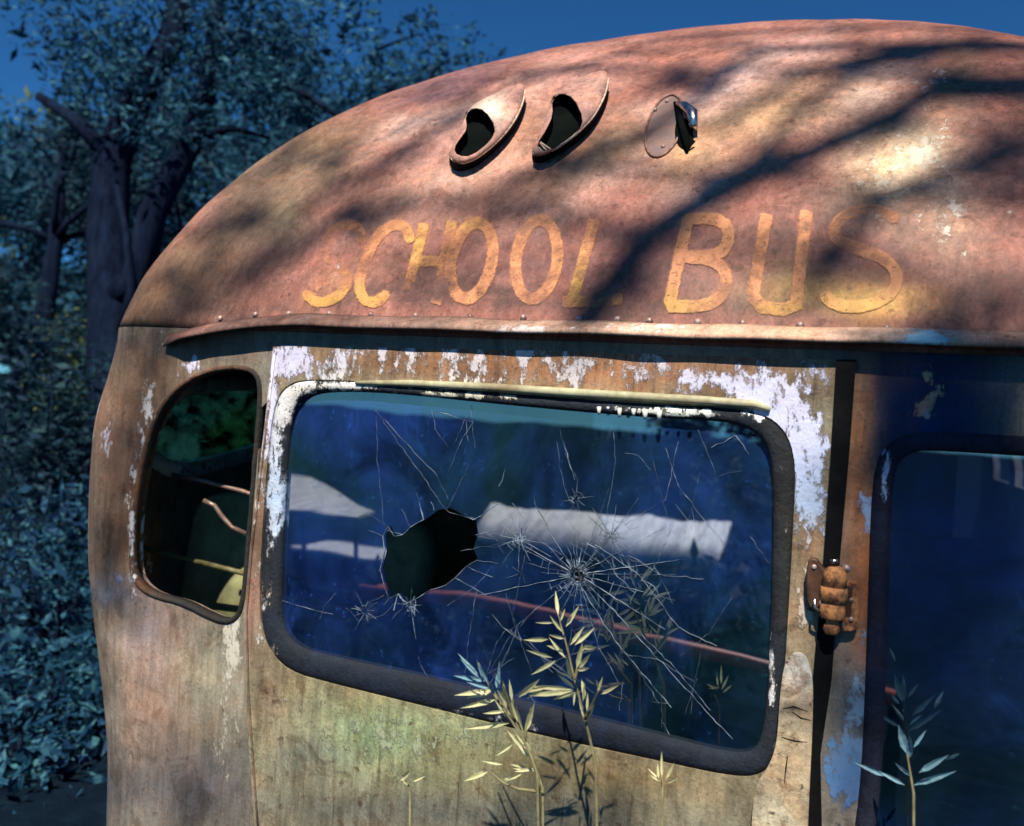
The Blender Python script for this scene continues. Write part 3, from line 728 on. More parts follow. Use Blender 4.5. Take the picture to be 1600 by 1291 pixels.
# ---- broken pane: jagged hole
random.seed(11)
HOLE = [(598, 838), (606, 822), (616, 838), (628, 836), (640, 824), (662, 812), (680, 798), (700, 794), (722, 806), (740, 812), (744, 836), (736, 858), (744, 876), (728, 886), (712, 902), (694, 916), (672, 922), (650, 936), (632, 944), (622, 928), (608, 936), (600, 916), (594, 890), (600, 862)]
H2 = [(902 + 9 * cos(a) * random.uniform(.8, 1.2), 898 + 14 * sin(a) * random.uniform(.8, 1.2)) for a in [2 * pi * i / 11 for i in range(11)]]
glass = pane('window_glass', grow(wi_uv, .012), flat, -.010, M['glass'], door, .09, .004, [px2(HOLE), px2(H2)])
mb = MB()
GY = .0085
def crack(pts, r=.0005, jag=2.0, fade=.3):
    Q = []; jag = jag * .38; r = r * random.choice((.6, .8, 1.0, 1.6))
    for i in range(len(pts) - 1):
        a, b = pts[i], pts[i + 1]; L = hypot(b[0] - a[0], b[1] - a[1]); n = max(2, int(L / 9))
        for k in range(n):
            t = k / n; Q.append((a[0] + (b[0] - a[0]) * t + random.gauss(0, jag), a[1] + (b[1] - a[1]) * t + random.gauss(0, jag)))
    Q.append(pts[-1])
    keep = [q for q in Q if in_poly(q[0], q[1], WI)]
    if len(keep) < 3: return
    mb.tube([at(x, y, GY) for x, y in keep], [.72 * r * random.uniform(.4, 1.3) * (1 - fade * i / len(keep)) for i in range(len(keep))], 4, False)
for i in range(len(HOLE)):
    a, b = HOLE[i], HOLE[(i + 1) % len(HOLE)]
    if i not in (9, 10, 11, 5, 6, 7): crack([a, b], .0012, 1.2, 0)
    if random.random() < .8:
        cx, cy = 668, 866; d = hypot(a[0] - cx, a[1] - cy); k = random.uniform(1.15, 2.0) if a[0] > 690 or a[1] < 830 else random.uniform(1.1, 1.45)
        crack([a, (cx + (a[0] - cx) * k + random.uniform(-14, 14), cy + (a[1] - cy) * k)], .0008)
def star(cx, cy, n, r1, r2, rr=.0007, rings=3, r0=10):
    ang = [2 * pi * (i + random.uniform(-.3, .3)) / n for i in range(n)]; Rr = [random.uniform(r1, r2) for _ in ang]
    for a, R in zip(ang, Rr): crack([(cx + r0 * cos(a), cy + r0 * sin(a)), (cx + R * cos(a + .05), cy + R * sin(a + .05))], rr, 1.2, .7)
    for q in range(rings):
        f = (q + 1.0) / (rings + 1)
        for i in range(n):
            if random.random() < .6:
                a, b = ang[i], ang[(i + 1) % n]; R = min(Rr[i], Rr[(i + 1) % n]) * f * random.uniform(.7, 1)
                crack([(cx + R * cos(a), cy + R * sin(a)), (cx + R * cos(b), cy + R * sin(b))], rr * .7, 1, 0)
star(902, 898, 26, 40, 170, .0008, 4, 14)
star(902, 898, 30, 16, 34, .0010, 3, 13); star(812, 842, 16, 6, 22, .0011, 3, 2); star(955, 838, 16, 6, 22, .0011, 3, 2); star(640, 945, 12, 6, 26, .0010, 2, 3)
star(812, 842, 12, 20, 60, .0009, 2, 4)
star(955, 838, 12, 20, 75, .0009, 2, 4)
star(570, 955, 10, 14, 36, .001, 2, 6)
star(900, 780, 9, 10, 34, .0007, 2, 3)
for pts in [[(908, 917), (960, 1000), (1049, 1106)], [(941, 934), (1010, 1010), (1145, 1155)], [(1000, 990), (1060, 1050), (1110, 1110)], [(790, 930), (830, 1050)], [(820, 870), (800, 960), (815, 1000)], [(935, 1010), (968, 1070)],
            [(1000, 1050), (1030, 1100)], [(585, 640), (700, 800), (745, 812)], [(588, 650), (590, 720), (600, 820)], [(600, 655), (640, 700), (680, 740), (700, 780)], [(735, 605), (738, 670), (742, 700)], [(740, 660), (720, 690), (700, 740)],
            [(675, 640), (680, 670), (700, 700)], [(680, 642), (740, 660)], [(728, 650), (712, 690)], [(728, 650), (732, 690)], [(958, 675), (962, 720), (950, 790), (945, 830)], [(870, 690), (880, 760), (895, 790)], [(880, 690), (898, 750)],
            [(780, 760), (790, 730)], [(1040, 700), (1060, 760), (1090, 800), (1130, 850)], [(1060, 690), (1040, 780), (960, 830)], [(1100, 905), (1040, 900), (955, 860)], [(640, 940), (650, 1000)], [(720, 860), (810, 845)], [(742, 836), (800, 850), (860, 880), (896, 895)],
            [(930, 850), (1000, 900), (1060, 980), (1120, 1010)], [(560, 950), (600, 930)], [(1090, 670), (1120, 745), (1160, 735)], [(1110, 700), (1150, 680), (1170, 710)], [(620, 940), (600, 960), (560, 970), (540, 950)], [(440, 940), (520, 960)]]:
    crack(pts, .0006)
for _ in range(46):
    x, y = random.uniform(470, 1180), random.uniform(650, 1130)
    if random.random() < .6: x, y = random.gauss(900, 140), random.gauss(900, 90)
    a = random.choice((50, 60, 125, 140, 95, 30)) + random.gauss(0, 12); L_ = random.uniform(30, 130); x2, y2 = x + L_ * cos(radians(a)), y + L_ * sin(radians(a))
    if in_poly(x, y, HOLE) or in_poly(x2, y2, HOLE) or in_poly((x + x2) / 2, (y + y2) / 2, HOLE): continue
    crack([(x, y), ((x + x2) / 2 + random.gauss(0, 6), (y + y2) / 2 + random.gauss(0, 6)), (x2, y2)], .0004)
    if random.random() < .5: crack([((x + x2) / 2, (y + y2) / 2), (x2 + random.gauss(0, 30), y2 + random.gauss(0, 20))], .0003)
mb.build('glass_cracks', M['crack'], door)

# ---- black door seal on the right
SR = [(1308, 563), (1300, 700), (1288, 870), (1272, 1050), (1264, 1200), (1262, 1320)]; SQ = [(1285, 1320), (1282, 1180), (1300, 1060), (1312, 880), (1328, 700), (1338, 563)]
solid_sheet('door_seal', px2(SR + [(1250, 1650), (1285, 1650)] + SQ), [], .03, flat, .012, M['rubber'], door, None, None, .0135)
# thin raised edge on the left of the door
mb = MB(); mb.tube([at(x, y, -.008) for x, y in [(430, 545), (412, 700), (394, 850), (385, 960), (388, 1080), (397, 1215), (405, 1320)]], .0022, 8); 
pf_edge = painter((.16, .11, .08), [], [(400, 780, 20, 120, 0, (.8, .68, .56), .6), (430, 560, 20, 50, 0, (.7, .7, .9), .7)], 6)
A = [pf_edge(p) for p in mb.v]; mb.build('door_edge', M['door'], door, True, {'base': [a[0] for a in A], 'coat': [a[1] for a in A]})

# ---- pale plate low on the right of the door
PL = smooth_loop([(1226, 1040), (1234, 1020), (1252, 1014), (1266, 1030), (1272, 1060), (1271, 1130), (1266, 1230), (1262, 1330), (1175, 1330), (1180, 1222), (1205, 1190), (1217, 1150), (1220, 1090)], 2)
pf_pl = painter((.40, .35, .23), [(1245, 1050, 26, 40, 0, (.68, .66, .58), .9), (1235, 1110, 26, 9, 10, (.03, .03, .02), 1.0)], [], 6)
M['plate'] = weathered('cracked_cream_paint', .8, 1.3, bump=1.0, speck=(.03, .02, .012))
solid_sheet('lower_pillar_plate', px2(PL), [], .012, flat, .01, M['plate'], door, pf_pl, None, .022)
for pts in [[(1222, 1108), (1240, 1104), (1262, 1112)], [(1238, 1112), (1252, 1122), (1268, 1126)], [(1222, 1152), (1242, 1158), (1262, 1160)], [(1230, 1180), (1228, 1200), (1226, 1225)]]:
    MB().tube([at(x + random.uniform(-1, 1), y, -.0218) for x, y in pts], [.0007, .0013, .0005], 6).build('paint_crack', M['dark'], door)

# ---- hinge
hg = empty('door_hinge', (0, 0, 0)); hg.parent = door; c = at(1298, 925, -.03); hg.location = (c.x - 0.06, c.y, c.z)
def HP(x, y, Y=-.03): return at(x, y, Y)
mb = MB()
mb.lathe(HP(1303, 925, -.036), [(0, .041), (.007, .0405), (.013, .037), (.017, .031), (.0185, .024), (.0185, .010), (.0165, .0095), (.0165, .0075), (.0205, .007), (.0205, -.016), (.0165, -.0165), (.0165, -.0185), (.019, -.019), (.019, -.040), (.016, -.043), (.009, -.045), (.008, -.050), (.0115, -.053), (.0125, -.060), (.009, -.067), (0, -.069)], 28, fx=1.0, fy=.85)
mb.build('hinge_knuckle', M['hinge'], door)
bpy.data.objects.remove(hg)
def cast_block(name, pts, y0_, y1_, mat):
    P = [at(x, y) for x, y in smooth_loop(pts, 1)]; k_ = len(P); mb = MB()
    mb.v = [Vector((p.x, y0_, p.z)) for p in P] + [Vector((p.x, y1_, p.z)) for p in P]
    mb.f = [tuple(range(k_)), tuple(reversed(range(k_, 2 * k_)))] + [(i, k_ + i, k_ + (i + 1) % k_, (i + 1) % k_) for i in range(k_)]
    o = mb.build(name, mat, door, False); bv = o.modifiers.new('bevel', 'BEVEL'); bv.width = .003; bv.segments = 2; return o
cast_block('hinge_leaf', [(1302, 906), (1334, 906), (1342, 912), (1342, 976), (1334, 984), (1302, 984)], -.018, -.004, M['hinge'])
cast_block('hinge_leaf', [(1262, 870), (1278, 868), (1284, 880), (1302, 896), (1302, 950), (1270, 950), (1262, 930)], -.030, -.012, M['hinge_dark'])

mb = MB(); mb.box(at(1268, 905) + Vector((0, -.020, 0)), at(1330, 960) + Vector((0, -.0065, 0))); 
mb.build('hinge_plate', plain('dark_rusty_plate', (.10, .045, .025), (.03, .015, .01), .6, .2), door, False)
for P_, r_, c_ in (((1322, 888, -.025), .0095, (1, 1, 1)), ((1282, 942, -.04), .0045, (.7, 1, 1.6)), ((1316, 978, -.02), .005, (.7, 1, 1.6))):
    mb = MB(); mb.ball(at(*P_), r_ * .8, 10, 6, c_); mb.build('hinge_bolt', M['rivet'], door)
mb = MB(); mb.tube([at(1273, 935, -.04), at(1273, 950, -.041), at(1283, 956, -.041)], .0024, 6); mb.build('hinge_clip', M['chrome'], door)

for bx_, by_ in ((1330, 938), (1330, 968), (1272, 886)):
    MB().ball(at(bx_, by_, -.019 if bx_ > 1300 else -.031), .0042, 8, 6, (1, .6, 1)).build('hinge_bolt', M['rivet'], door)
MB().tube([at(1304, 880, -.04), at(1303, 874, -.04)], .006, 8).build('hinge_pin', M['chrome'], door)
# ---- clearance lamps on the roof
pf_lamp = painter((.36, .20, .155), [(765, 170, 30, 20, 0, (.72, .62, .48), .9), (805, 150, 16, 20, 0, (.35, .18, .14), .8), (930, 140, 20, 30, 0, (.42, .24, .18), .8)], [], 5)  # pale blob paints the highlight on top of the left hood
M['rim'] = plain('cream_rim', (.78, .64, .48), (.45, .3, .2), .5, scale=60)
def surf_proj(px, py, off):                               # raised point of the roof skin seen at that place
    x, y = px, py
    for _ in range(3):
        p = surf_pt(x, y, off); q = project(p); x += (px - q[0]) * .9; y += (py - q[1]) * .9
    return p
def lamp(outline, mouth, label, hmax=.046, edge=.030):
    OUT = smooth_loop(outline, 2); MO = smooth_loop(mouth, 1); MO = grow(MO, 2.0)
    c = surf_pt(sum(p[0] for p in outline) / len(outline), sum(p[1] for p in outline) / len(outline), 0)
    root = empty('clearance_lamp', c); root.parent = bus; root.location = c - Vector((X0, 0, 0)); root['label'] = label
    def edist(x, y): return min(segd(x, y, OUT[i], OUT[(i + 1) % len(OUT)]) for i in range(len(OUT)))
    v2, F = sheet2d(OUT, [MO], 4.0)
    def hh(x, y): d = edist(x, y); return edge + (hmax - edge) * min(1, d / 20) ** .6
    V = [surf_proj(x, y, hh(x, y)) for x, y in v2]; A = [pf_lamp(p) for p in V]
    n = len(V); V += [surf_proj(x, y, hh(x, y) - .0022) for x, y in v2]
    cnt = {}
    for f in F:
        for i in range(len(f)): cnt[(f[i], f[(i + 1) % len(f)])] = 1
    side = [(b, a, a + n, b + n) for (a, b) in cnt if (b, a) not in cnt]
    link('lamp_hood', V, F + [tuple(q + n for q in reversed(f)) for f in F] + side, M['body'], root, True, {'base': [a[0] for a in A] * 2, 'coat': [(0, 0, 0, 0)] * (2 * n)})
    B = dens(OUT, 5); mb = MB()                            # edge loop for the rim and the black shadow skirt
    cy = max(p[1] for p in OUT) - 34
    xm = sum(p[0] for p in B) / len(B); ym = sum(p[1] for p in B) / len(B); k0 = min(range(len(B)), key=lambda k: B[k][0] + B[k][1] * .8); B2 = B[k0:] + B[:k0]
    low = [p for p in B2 if (p[0] - xm) * .75 + (p[1] - ym) * .9 > -6]; low = sorted(low, key=lambda p: p[0] - p[1])
    mb.tube([surf_proj(x, y, edge - .001) for x, y in low], .0026, 6, False); mb.build('lamp_rim', M['rim'], root)
    mb = MB(); kb = len(B); mb.v = [surf_proj(x, y, edge - .003) for x, y in B] + [surf_pt(x, y + 14, .0008) for x, y in B]
    mb.f = [(i, (i + 1) % kb, kb + (i + 1) % kb, kb + i) for i in range(kb)]; mb.build('lamp_shadow_skirt', M['rubber'], root)  # black band down to the roof stands in for the hood's shadow
    mb = MB(); mb.v = [surf_proj(x, y, .0075) for x, y in grow(MO, 2.5)] ; mb.f = [tuple(range(len(mb.v)))]
    mb.build('empty_socket', M['dark'], root, False)  # flat black disc colours in the dark inside of the hood
    mb = MB(); P1 = dens(MO, 5); k_ = len(P1); mb.v = [surf_proj(x, y, hh(x, y) - .001) for x, y in P1] + [surf_pt(x, y, .001) for x, y in P1]
    mb.f = [(i, (i + 1) % k_, k_ + (i + 1) % k_, k_ + i) for i in range(k_)]; mb.build('socket_wall', M['dark'], root)
    return root
lamp([(822, 130), (818, 160), (800, 198), (771, 228), (742, 250), (718, 257), (703, 248), (702, 236), (716, 212), (726, 184), (736, 166), (768, 148), (800, 132)],
     [(729, 180), (741, 171), (757, 174), (774, 201), (765, 220), (736, 243), (716, 242), (711, 232), (722, 216), (732, 202)], 'open rusty lamp hood nearest the left end of the roof')
lamp([(952, 110), (948, 144), (929, 182), (901, 210), (872, 231), (848, 244), (832, 242), (832, 228), (848, 200), (858, 166), (872, 143), (900, 124), (928, 112)],
     [(864, 156), (878, 147), (896, 156), (910, 186), (903, 205), (872, 228), (846, 236), (840, 227), (856, 204), (866, 180)], 'middle lamp hood with its lens gone')
# third lamp: bare base with a broken chrome bracket
p3 = body(1040, 196); n3 = body_normal(p3)
l3 = empty('clearance_lamp', p3); l3.parent = bus; l3.location = p3 - Vector((X0, 0, 0)); l3['label'] = 'broken lamp, only its base and a chrome scrap left'
def disc(cx, cy, rx, ry, ang, off, n=28, ring_=3):
    mb = MB(); V = [surf_pt(cx, cy, off)]; ca, sa = cos(radians(ang)), sin(radians(ang))
    for q in range(1, ring_ + 1):
        for k in range(n):
            th = 2 * pi * k / n; x = rx * cos(th) * q / ring_; y = ry * sin(th) * q / ring_
            V.append(surf_pt(cx + x * ca - y * sa, cy + x * sa + y * ca, off if q < ring_ else off * .2))
    F = [(0, 1 + (k + 1) % n, 1 + k) for k in range(n)]
    for q in range(ring_ - 1):
        for k in range(n):
            a, b = 1 + q * n + k, 1 + q * n + (k + 1) % n; F.append((a, b, b + n, a + n))
    mb.v = V; mb.f = F; return mb
disc(1038, 196, 26, 50, 18, .004).build('lamp_base', plain('grey_brown_primer', (.15, .105, .095), (.26, .15, .11), .7, scale=30), l3)
disc(1068, 208, 15, 27, -12, .007).build('empty_socket', M['dark'], l3)
mb = MB()
mb.tube([surf_pt(1060, 166, .010), surf_pt(1072, 182, .026), surf_pt(1084, 196, .030), surf_pt(1086, 212, .020)], [.006, .010, .012, .008], 10)
mb.ball(surf_pt(1084, 208, .022), .009, 10, 6); mb.build('chrome_bracket', M['chrome'], l3)
mb = MB(); mb.tube([surf_pt(1054, 160, .004), surf_pt(1062, 190, .016), surf_pt(1072, 222, .012), surf_pt(1074, 240, .004)], [.003, .006, .009, .003], 7)
mb.tube([surf_pt(1072, 238, .006), surf_pt(1086, 228, .012)], .003, 6)
mb.build('broken_bracket', M['dark'], l3)
# bent dark visor above it
P3 = []
for k in range(33):
    th = 2 * pi * k / 32; x = 27 * cos(th); y = 51 * sin(th); ca, sa = cos(radians(18)), sin(radians(18)); P3.append(surf_pt(1038 + x * ca - y * sa, 196 + x * sa + y * ca, .003))
mb = MB(); mb.tube(P3, .0028, 7, False); mb.build('lamp_rim', M['body'] if False else plain('rusty_rim', (.34, .19, .14), (.12, .06, .045), .7, scale=60), l3)
for dx_, dy_ in ((-14, -26), (-2, 34), (4, -38)):
    p = surf_pt(1038 + dx_, 196 + dy_, .004); MB().ball(p, .0045, 8, 6).build('screw', M['rivet'], l3)

# ---- inside of the bus
mb = MB(); mb.box((X0 - BW + .16, .05, .60), (X0 + BW - .16, 5.3, .64)); mb.build('bus_floor', M['inner'], bus, False)
mb = MB(); mb.box((X0 - BW + .13, 5.3, .45), (X0 + BW - .13, 5.34, 1.84)); 
F0 = [Vector((X0 - BW * .98, 5.32, Z0))]; P = [Vector((X0 + BW * cos(a) * .97, 5.32, Z0 + BH * .93 * sin(a) ** .8)) for a in [pi * k / 24 for k in range(25)]]
mb.poly(P); mb.build('front_bulkhead', M['inner'], bus, False)
def seat(xa, xb, y, ztop, label=None):
    s_ = empty('bench_seat', ((xa + xb) / 2, y, .64)); s_.parent = bus; s_.location = ((xa + xb) / 2 - X0, y, .64)
    mb = MB(); n = 16; V = []; F = []
    w = (xb - xa) / 2; cx = (xa + xb) / 2; h = ztop - .95; loop = []
    for k in range(36):
        a = 2 * pi * k / 36; ex = abs(cos(a)) ** .3 * (1 if cos(a) >= 0 else -1); ez = abs(sin(a)) ** .3 * (1 if sin(a) >= 0 else -1)
        loop.append((cx + w * ex, .95 + h / 2 + h / 2 * ez))
    for dy, sc in ((-.045, .93), (-.03, .985), (0, 1), (.03, .985), (.045, .93)):
        for (x, z) in loop: V.append(Vector((cx + (x - cx) * sc, y + dy + (z - .95) * .12, .95 + h / 2 + (z - .95 - h / 2) * sc)))
    for i in range(4):
        for k in range(36): k2 = (k + 1) % 36; F.append((i * 36 + k, i * 36 + k2, (i + 1) * 36 + k2, (i + 1) * 36 + k))
    F.append(tuple(range(35, -1, -1))); F.append(tuple(4 * 36 + k for k in range(36)))
    link('seat_back', V, F, M['vinyl'], s_)
    mb.box((xa + .01, y + .06, .95), (xb - .01, y + .45, 1.07)); mb.build('seat_cushion', M['vinyl'], s_, False)
    for xx in (xa + .06, xb - .06):
        mb = MB(); mb.tube([(xx, y + .2, .641), (xx, y + .2, .95)], .014, 8); mb.build('seat_leg', M['bar'], s_)
    return s_
seat(-1.06, -.3, .36, 1.43)
seat(-1.08, -.25, 1.5, 1.40)
seat(.45, 1.3, .75, 1.40)
seat(.45, 1.3, 1.6, 1.40)
mb = MB(); mb.tube([at(270, 742, .16), at(320, 752, .18), at(380, 768, .2), at(470, 800, .22)], .006, 8); mb.build('grab_rail', M['bar'], bus)
mb = MB(); mb.tube([at(318, 782, .14), at(335, 790, .15), at(346, 806, .16), at(362, 824, .17), at(385, 834, .18)], .006, 8); mb.build('grab_rail', M['bar'], bus)
mb = MB(); mb.tube([at(215, 853, .2), at(260, 866, .22), at(350, 888, .24), at(385, 897, .25)], .007, 8); mb.build('seat_piping', plain('yellow_piping', (.25, .22, .08), (.07, .07, .03), .5, scale=60), bus)

# ---------------------------------------------------------------- ground (falls away behind the photographer)
def gz(x, y):
    z = 0.10 * fbm((x * .15, y * .15, 0), 1) * min(1, hypot(x, y) / 6)
    if y < -1.5: z -= .17 * min(14, -1.5 - y) + 0
    if y > 14: z += (min(y, 60) - 14) * .05
    if x < -8: z += 0
    return z
V = []; F = []; xs = [-400, -200, -120, -70, -45] + [-36 + i * 1.5 for i in range(49)] + [45, 70, 120, 200, 400]
for y in xs:
    for x in xs: V.append((x, y, gz(x, y)))
n = len(xs)
for j in range(n - 1):
    for i in range(n - 1): F.append((j * n + i, j * n + i + 1, (j + 1) * n + i + 1, (j + 1) * n + i))
tag(link('ground', V, F, M['ground']), kind='structure')

# ---------------------------------------------------------------- trees
def leaf_quads(mb, c, rad, n, size, sc=(1, 1, .8), droop=0.0):
    c = Vector(c)
    for _ in range(n):
        d = Vector((random.gauss(0, 1), random.gauss(0, 1), random.gauss(0, 1))); d.normalize(); d *= rad * random.random() ** .45
        p = c + Vector((d.x * sc[0], d.y * sc[1], d.z * sc[2])); a = Vector((random.gauss(0, 1), random.gauss(0, 1), random.gauss(0, .7) - droop)).normalized(); b = a.cross(Vector((random.gauss(0, 1), random.gauss(0, 1), random.gauss(0, 1)))).normalized()
        s = size * random.choice((.4, .6, .8, 1, 1.2, 1.9)) * random.uniform(.8, 1.2); i = len(mb.v)
        mb.v += [p, p + a * s * .45 + b * s * .17, p + a * s, p + a * s * .45 - b * s * .17]; mb.f.append((i, i + 1, i + 2, i + 3))
def tree(trunk_pts, radii, limbs, clumps, label, name, leaf_mat, cat='tree', group=None):
    base = Vector(trunk_pts[0]); root = empty(name, base)
    tag(root, label, cat, group)
    mb = MB(); mb.tube(trunk_pts, radii, 14); 
    mb.build('trunk', M['bark'], root)
    for pts, rr in limbs:
        mb = MB(); k = len(pts); mb.tube(pts, [rr[0] + (rr[1] - rr[0]) * i / (k - 1) for i in range(k)], 9); mb.build('limb', M['bark'], root)
    if clumps:
        mb = MB()
        for (c, r, n, s) in clumps: leaf_quads(mb, c, r, n, s)
        mb.build('crown', leaf_mat, root, False)
    return root
def A(px, py, Y): return at(px, py, Y)
random.seed(21)
def limbs_from(p, n, L, r, up=.4, spread=1.0, seed=0):
    rnd = random.Random(seed); out = []; tips = []
    for i in range(n):
        a = 2 * pi * i / n + rnd.uniform(-.4, .4); d = Vector((cos(a) * spread, sin(a) * spread, up + rnd.uniform(-.2, .5))).normalized(); q = Vector(p); pts = [q.copy()]
        for k in range(5):
            d = (d + Vector((rnd.gauss(0, .22), rnd.gauss(0, .22), rnd.gauss(0, .15)))).normalized(); q = q + d * L / 5; pts.append(q.copy())
            if k > 1:
                tips.append(q.copy())
                e = (d + Vector((rnd.gauss(0, .6), rnd.gauss(0, .6), rnd.gauss(0, .4)))).normalized()
                sub = [q.copy(), q + e * L * .14, q + e * L * .26 + Vector((0, 0, rnd.uniform(-.1, .1)))]; out.append((sub, (r * .35, r * .1))); tips.append(sub[-1])
        out.append((pts, (r, r * .25)))
    return out, tips
# beside the bus on its far left side
def grounded(px, py, Y, dx=0):
    p = at(px, py, Y); return Vector((p.x + dx, p.y, gz(p.x, p.y) - .05))
# fork-trunked tree, thick blue-grey stem at the left edge of the view
t0 = A(178, 700, 4.2); L1 = [Vector((t0.x - .05, 4.2, -.1)), A(176, 620, 4.2), A(172, 480, 4.2), A(168, 360, 4.25), A(176, 250, 4.3), A(215, 150, 4.4), A(270, 60, 4.5), A(290, -60, 4.6), A(280, -220, 4.8)]
lb = [([A(172, 470, 4.2), A(215, 440, 4.25), A(240, 330, 4.3), A(300, 220, 4.4), A(330, 120, 4.5), A(340, 0, 4.6)], (.16, .07)), ([A(180, 560, 4.2), A(206, 450, 4.1), A(196, 360, 4.1), A(182, 290, 4.1)], (.05, .02)),
      ([A(176, 250, 4.3), A(120, 190, 4.2), A(60, 150, 4.1)], (.09, .04)), ([A(330, 120, 4.5), A(400, 110, 4.5), A(480, 150, 4.5), A(540, 190, 4.5)], (.05, .02)), ([A(300, 220, 4.4), A(360, 200, 4.3), A(420, 215, 4.2)], (.04, .015))]
cl = []
for (x, y, r, n) in [(180, 110, .5, 700), (120, 90, .5, 500), (240, 60, .6, 700), (330, 100, .5, 900), (400, 140, .35, 600), (440, 90, .45, 700), (380, 60, .5, 700), (90, 20, .6, 500), (200, -40, .8, 900), (360, -30, .7, 900), (500, 20, .5, 500), (300, 190, .3, 260), (140, 170, .3, 260), (230, 200, .25, 200), (470, 170, .2, 260)]:
    cl.append((A(x, y, 4.4 + random.uniform(-.5, .5)), r, n, .075))
tree(L1, [.36, .21, .19, .18, .16, .14, .12, .1, .07], lb, cl, 'dark forked tree trunk with blue green leaves left of the bus', 'forked_tree', M['leaf_blue'], group=None)
# fine-leaved tree over the bus roof
p = grounded(520, 600, 9.0); tp = [p, p + Vector((.1, 0, 2.2)), p + Vector((.25, .1, 4.2)), p + Vector((.1, .2, 6.0))]
lb, tips = limbs_from(tp[1] + Vector((0, 0, .7)), 7, 3.0, .09, .35, 1, 4); lb2, tips2 = limbs_from(tp[2], 6, 2.6, .07, .6, 1, 5)
cl = [(q, .45, 170, .10) for q in tips + tips2]
tree(tp, [.22, .18, .14, .07], lb + lb2, cl, 'fine leaved tree showing above the curve of the rusty roof', 'background_tree', M['leaf_blue'], group='trees beyond the bus')
for i, (px_, Y, hh, sd, lm, lab) in enumerate([(40, 7.5, 5.5, 7, 'leaf_dark', 'dark bushy tree at the far left edge behind the forked trunk'), (235, 11, 6.5, 8, 'leaf_dark', 'slim dark tree farther off between forked trunk and bus'),
                                         (110, 16, 8, 9, 'leaf_lit', 'sunlit yellow green tree far behind the forked trunk'), (760, 15, 8, 10, 'leaf_blue', 'tall tree far off above the left lamp hoods'), (-120, 9, 6, 12, 'leaf_blue', 'blue green tree standing left of the bushy dark one')]):
    p = grounded(px_, 700, Y); tp = [p, p + Vector((.1, 0, hh * .35)), p + Vector((.2, .1, hh * .7)), p + Vector((.1, .2, hh))]
    lb, tips = limbs_from(tp[1], 6, hh * .4, .08, .3, 1, sd); lb2, tips2 = limbs_from(tp[2], 6, hh * .36, .06, .6, 1, sd + 50)
    cl = [(q, hh * .085, 110, .12 if Y < 12 else .17) for q in tips + tips2]
    tree(tp, [.2, .16, .11, .04], lb + lb2, cl, lab, 'background_tree', M[lm], group='trees beyond the bus')
for i, (px_, Y, hh, sd, lm, lab) in enumerate([(150, 12, 7.5, 71, 'leaf_blue', 'broad blue green tree filling the gap behind the forked trunk'), (330, 13, 8.5, 72, 'leaf_blue', 'leafy tree standing just behind the bus shoulder'), (20, 13, 8, 73, 'leaf_blue', 'dense blue tree far behind the left edge'), (620, 20, 10, 74, 'leaf_blue', 'farthest tree showing above the roof shoulder')]):
    p = grounded(px_, 700, Y); tp = [p, p + Vector((.1, 0, hh * .3)), p + Vector((.2, .1, hh * .65)), p + Vector((.1, .2, hh))]
    lb, tips = limbs_from(tp[1], 8, hh * .42, .08, .2, 1, sd); lb2, tips2 = limbs_from(tp[2], 7, hh * .36, .06, .6, 1, sd + 50)
    tree(tp, [.22, .17, .11, .04], lb + lb2, [(q, hh * .11, 150, .2) for q in tips + tips2], lab, 'background_tree', M[lm], group='trees beyond the bus')
# bushes low at the left
for (x, y, Y, r, n, lm, lab) in [(110, 640, 3.0, .55, 1500, 'leaf_dark', 'dark bush at the left edge level with the bus eave'), (100, 900, 2.2, .6, 1600, 'leaf_blue', 'blue green bush against the bus corner low on the left'), (60, 1150, 1.5, .5, 1500, 'leaf_blue', 'lowest dark bush at the foot of the bus corner'), (30, 800, 4.5, .9, 1600, 'leaf_dark', 'large shadowy bush behind the lower bushes at left'), (20, 1240, 1.2, .5, 1500, 'leaf_blue', 'bush spilling over the ground at the bottom left corner'), (None, 0, 0, .46, 1300, 'leaf_lit', 'yellow green bush pressed against the far side window'), (115, 545, 7.0, .55, 900, 'leaf_lit', 'small yellow green bush glimpsed past the bus corner')]:
    c = A(x, y, Y) if x is not None else Vector((-1.80, 1.95, 1.5)); root = empty('bush', (c.x, c.y, gz(c.x, c.y))); tag(root, lab, 'bush', 'bushes left of the bus')
    mb = MB()
    for k in range(7):
        d = Vector((random.uniform(-.6, .6) * r, random.uniform(-.6, .6) * r, random.uniform(-.5, .8) * r)); mb.tube([(c.x, c.y, gz(c.x, c.y) - .05), (c.x + d.x * .4, c.y + d.y * .4, c.z * .5), c + d], [.02, .014, .005], 6)
    mb.build('stem', M['bark'], root)
    mb = MB(); leaf_quads(mb, c, r, n, .07, (1, 1, 1)); leaf_quads(mb, (c.x, c.y, c.z - r * .9), r * 1.1, n, .08, (1, 1, 1)); mb.build('foliage', M[lm], root, False)
# far wooded ridge
random.seed(3)
mb = MB()
for i in range(170):
    a = radians(random.uniform(-100, 60)); R = random.uniform(45, 75); x, y = R * sin(a), R * cos(a)
    leaf_quads(mb, (x, y, gz(x, y) + 1.6 + (2 if y > 0 else 0)), random.uniform(2.5, 4.4), 260, .6)
tag(mb.build('distant_wood', M['leaf_blue'], None, False), 'blue green mass of distant woodland round the clearing', 'woodland', kind='stuff')

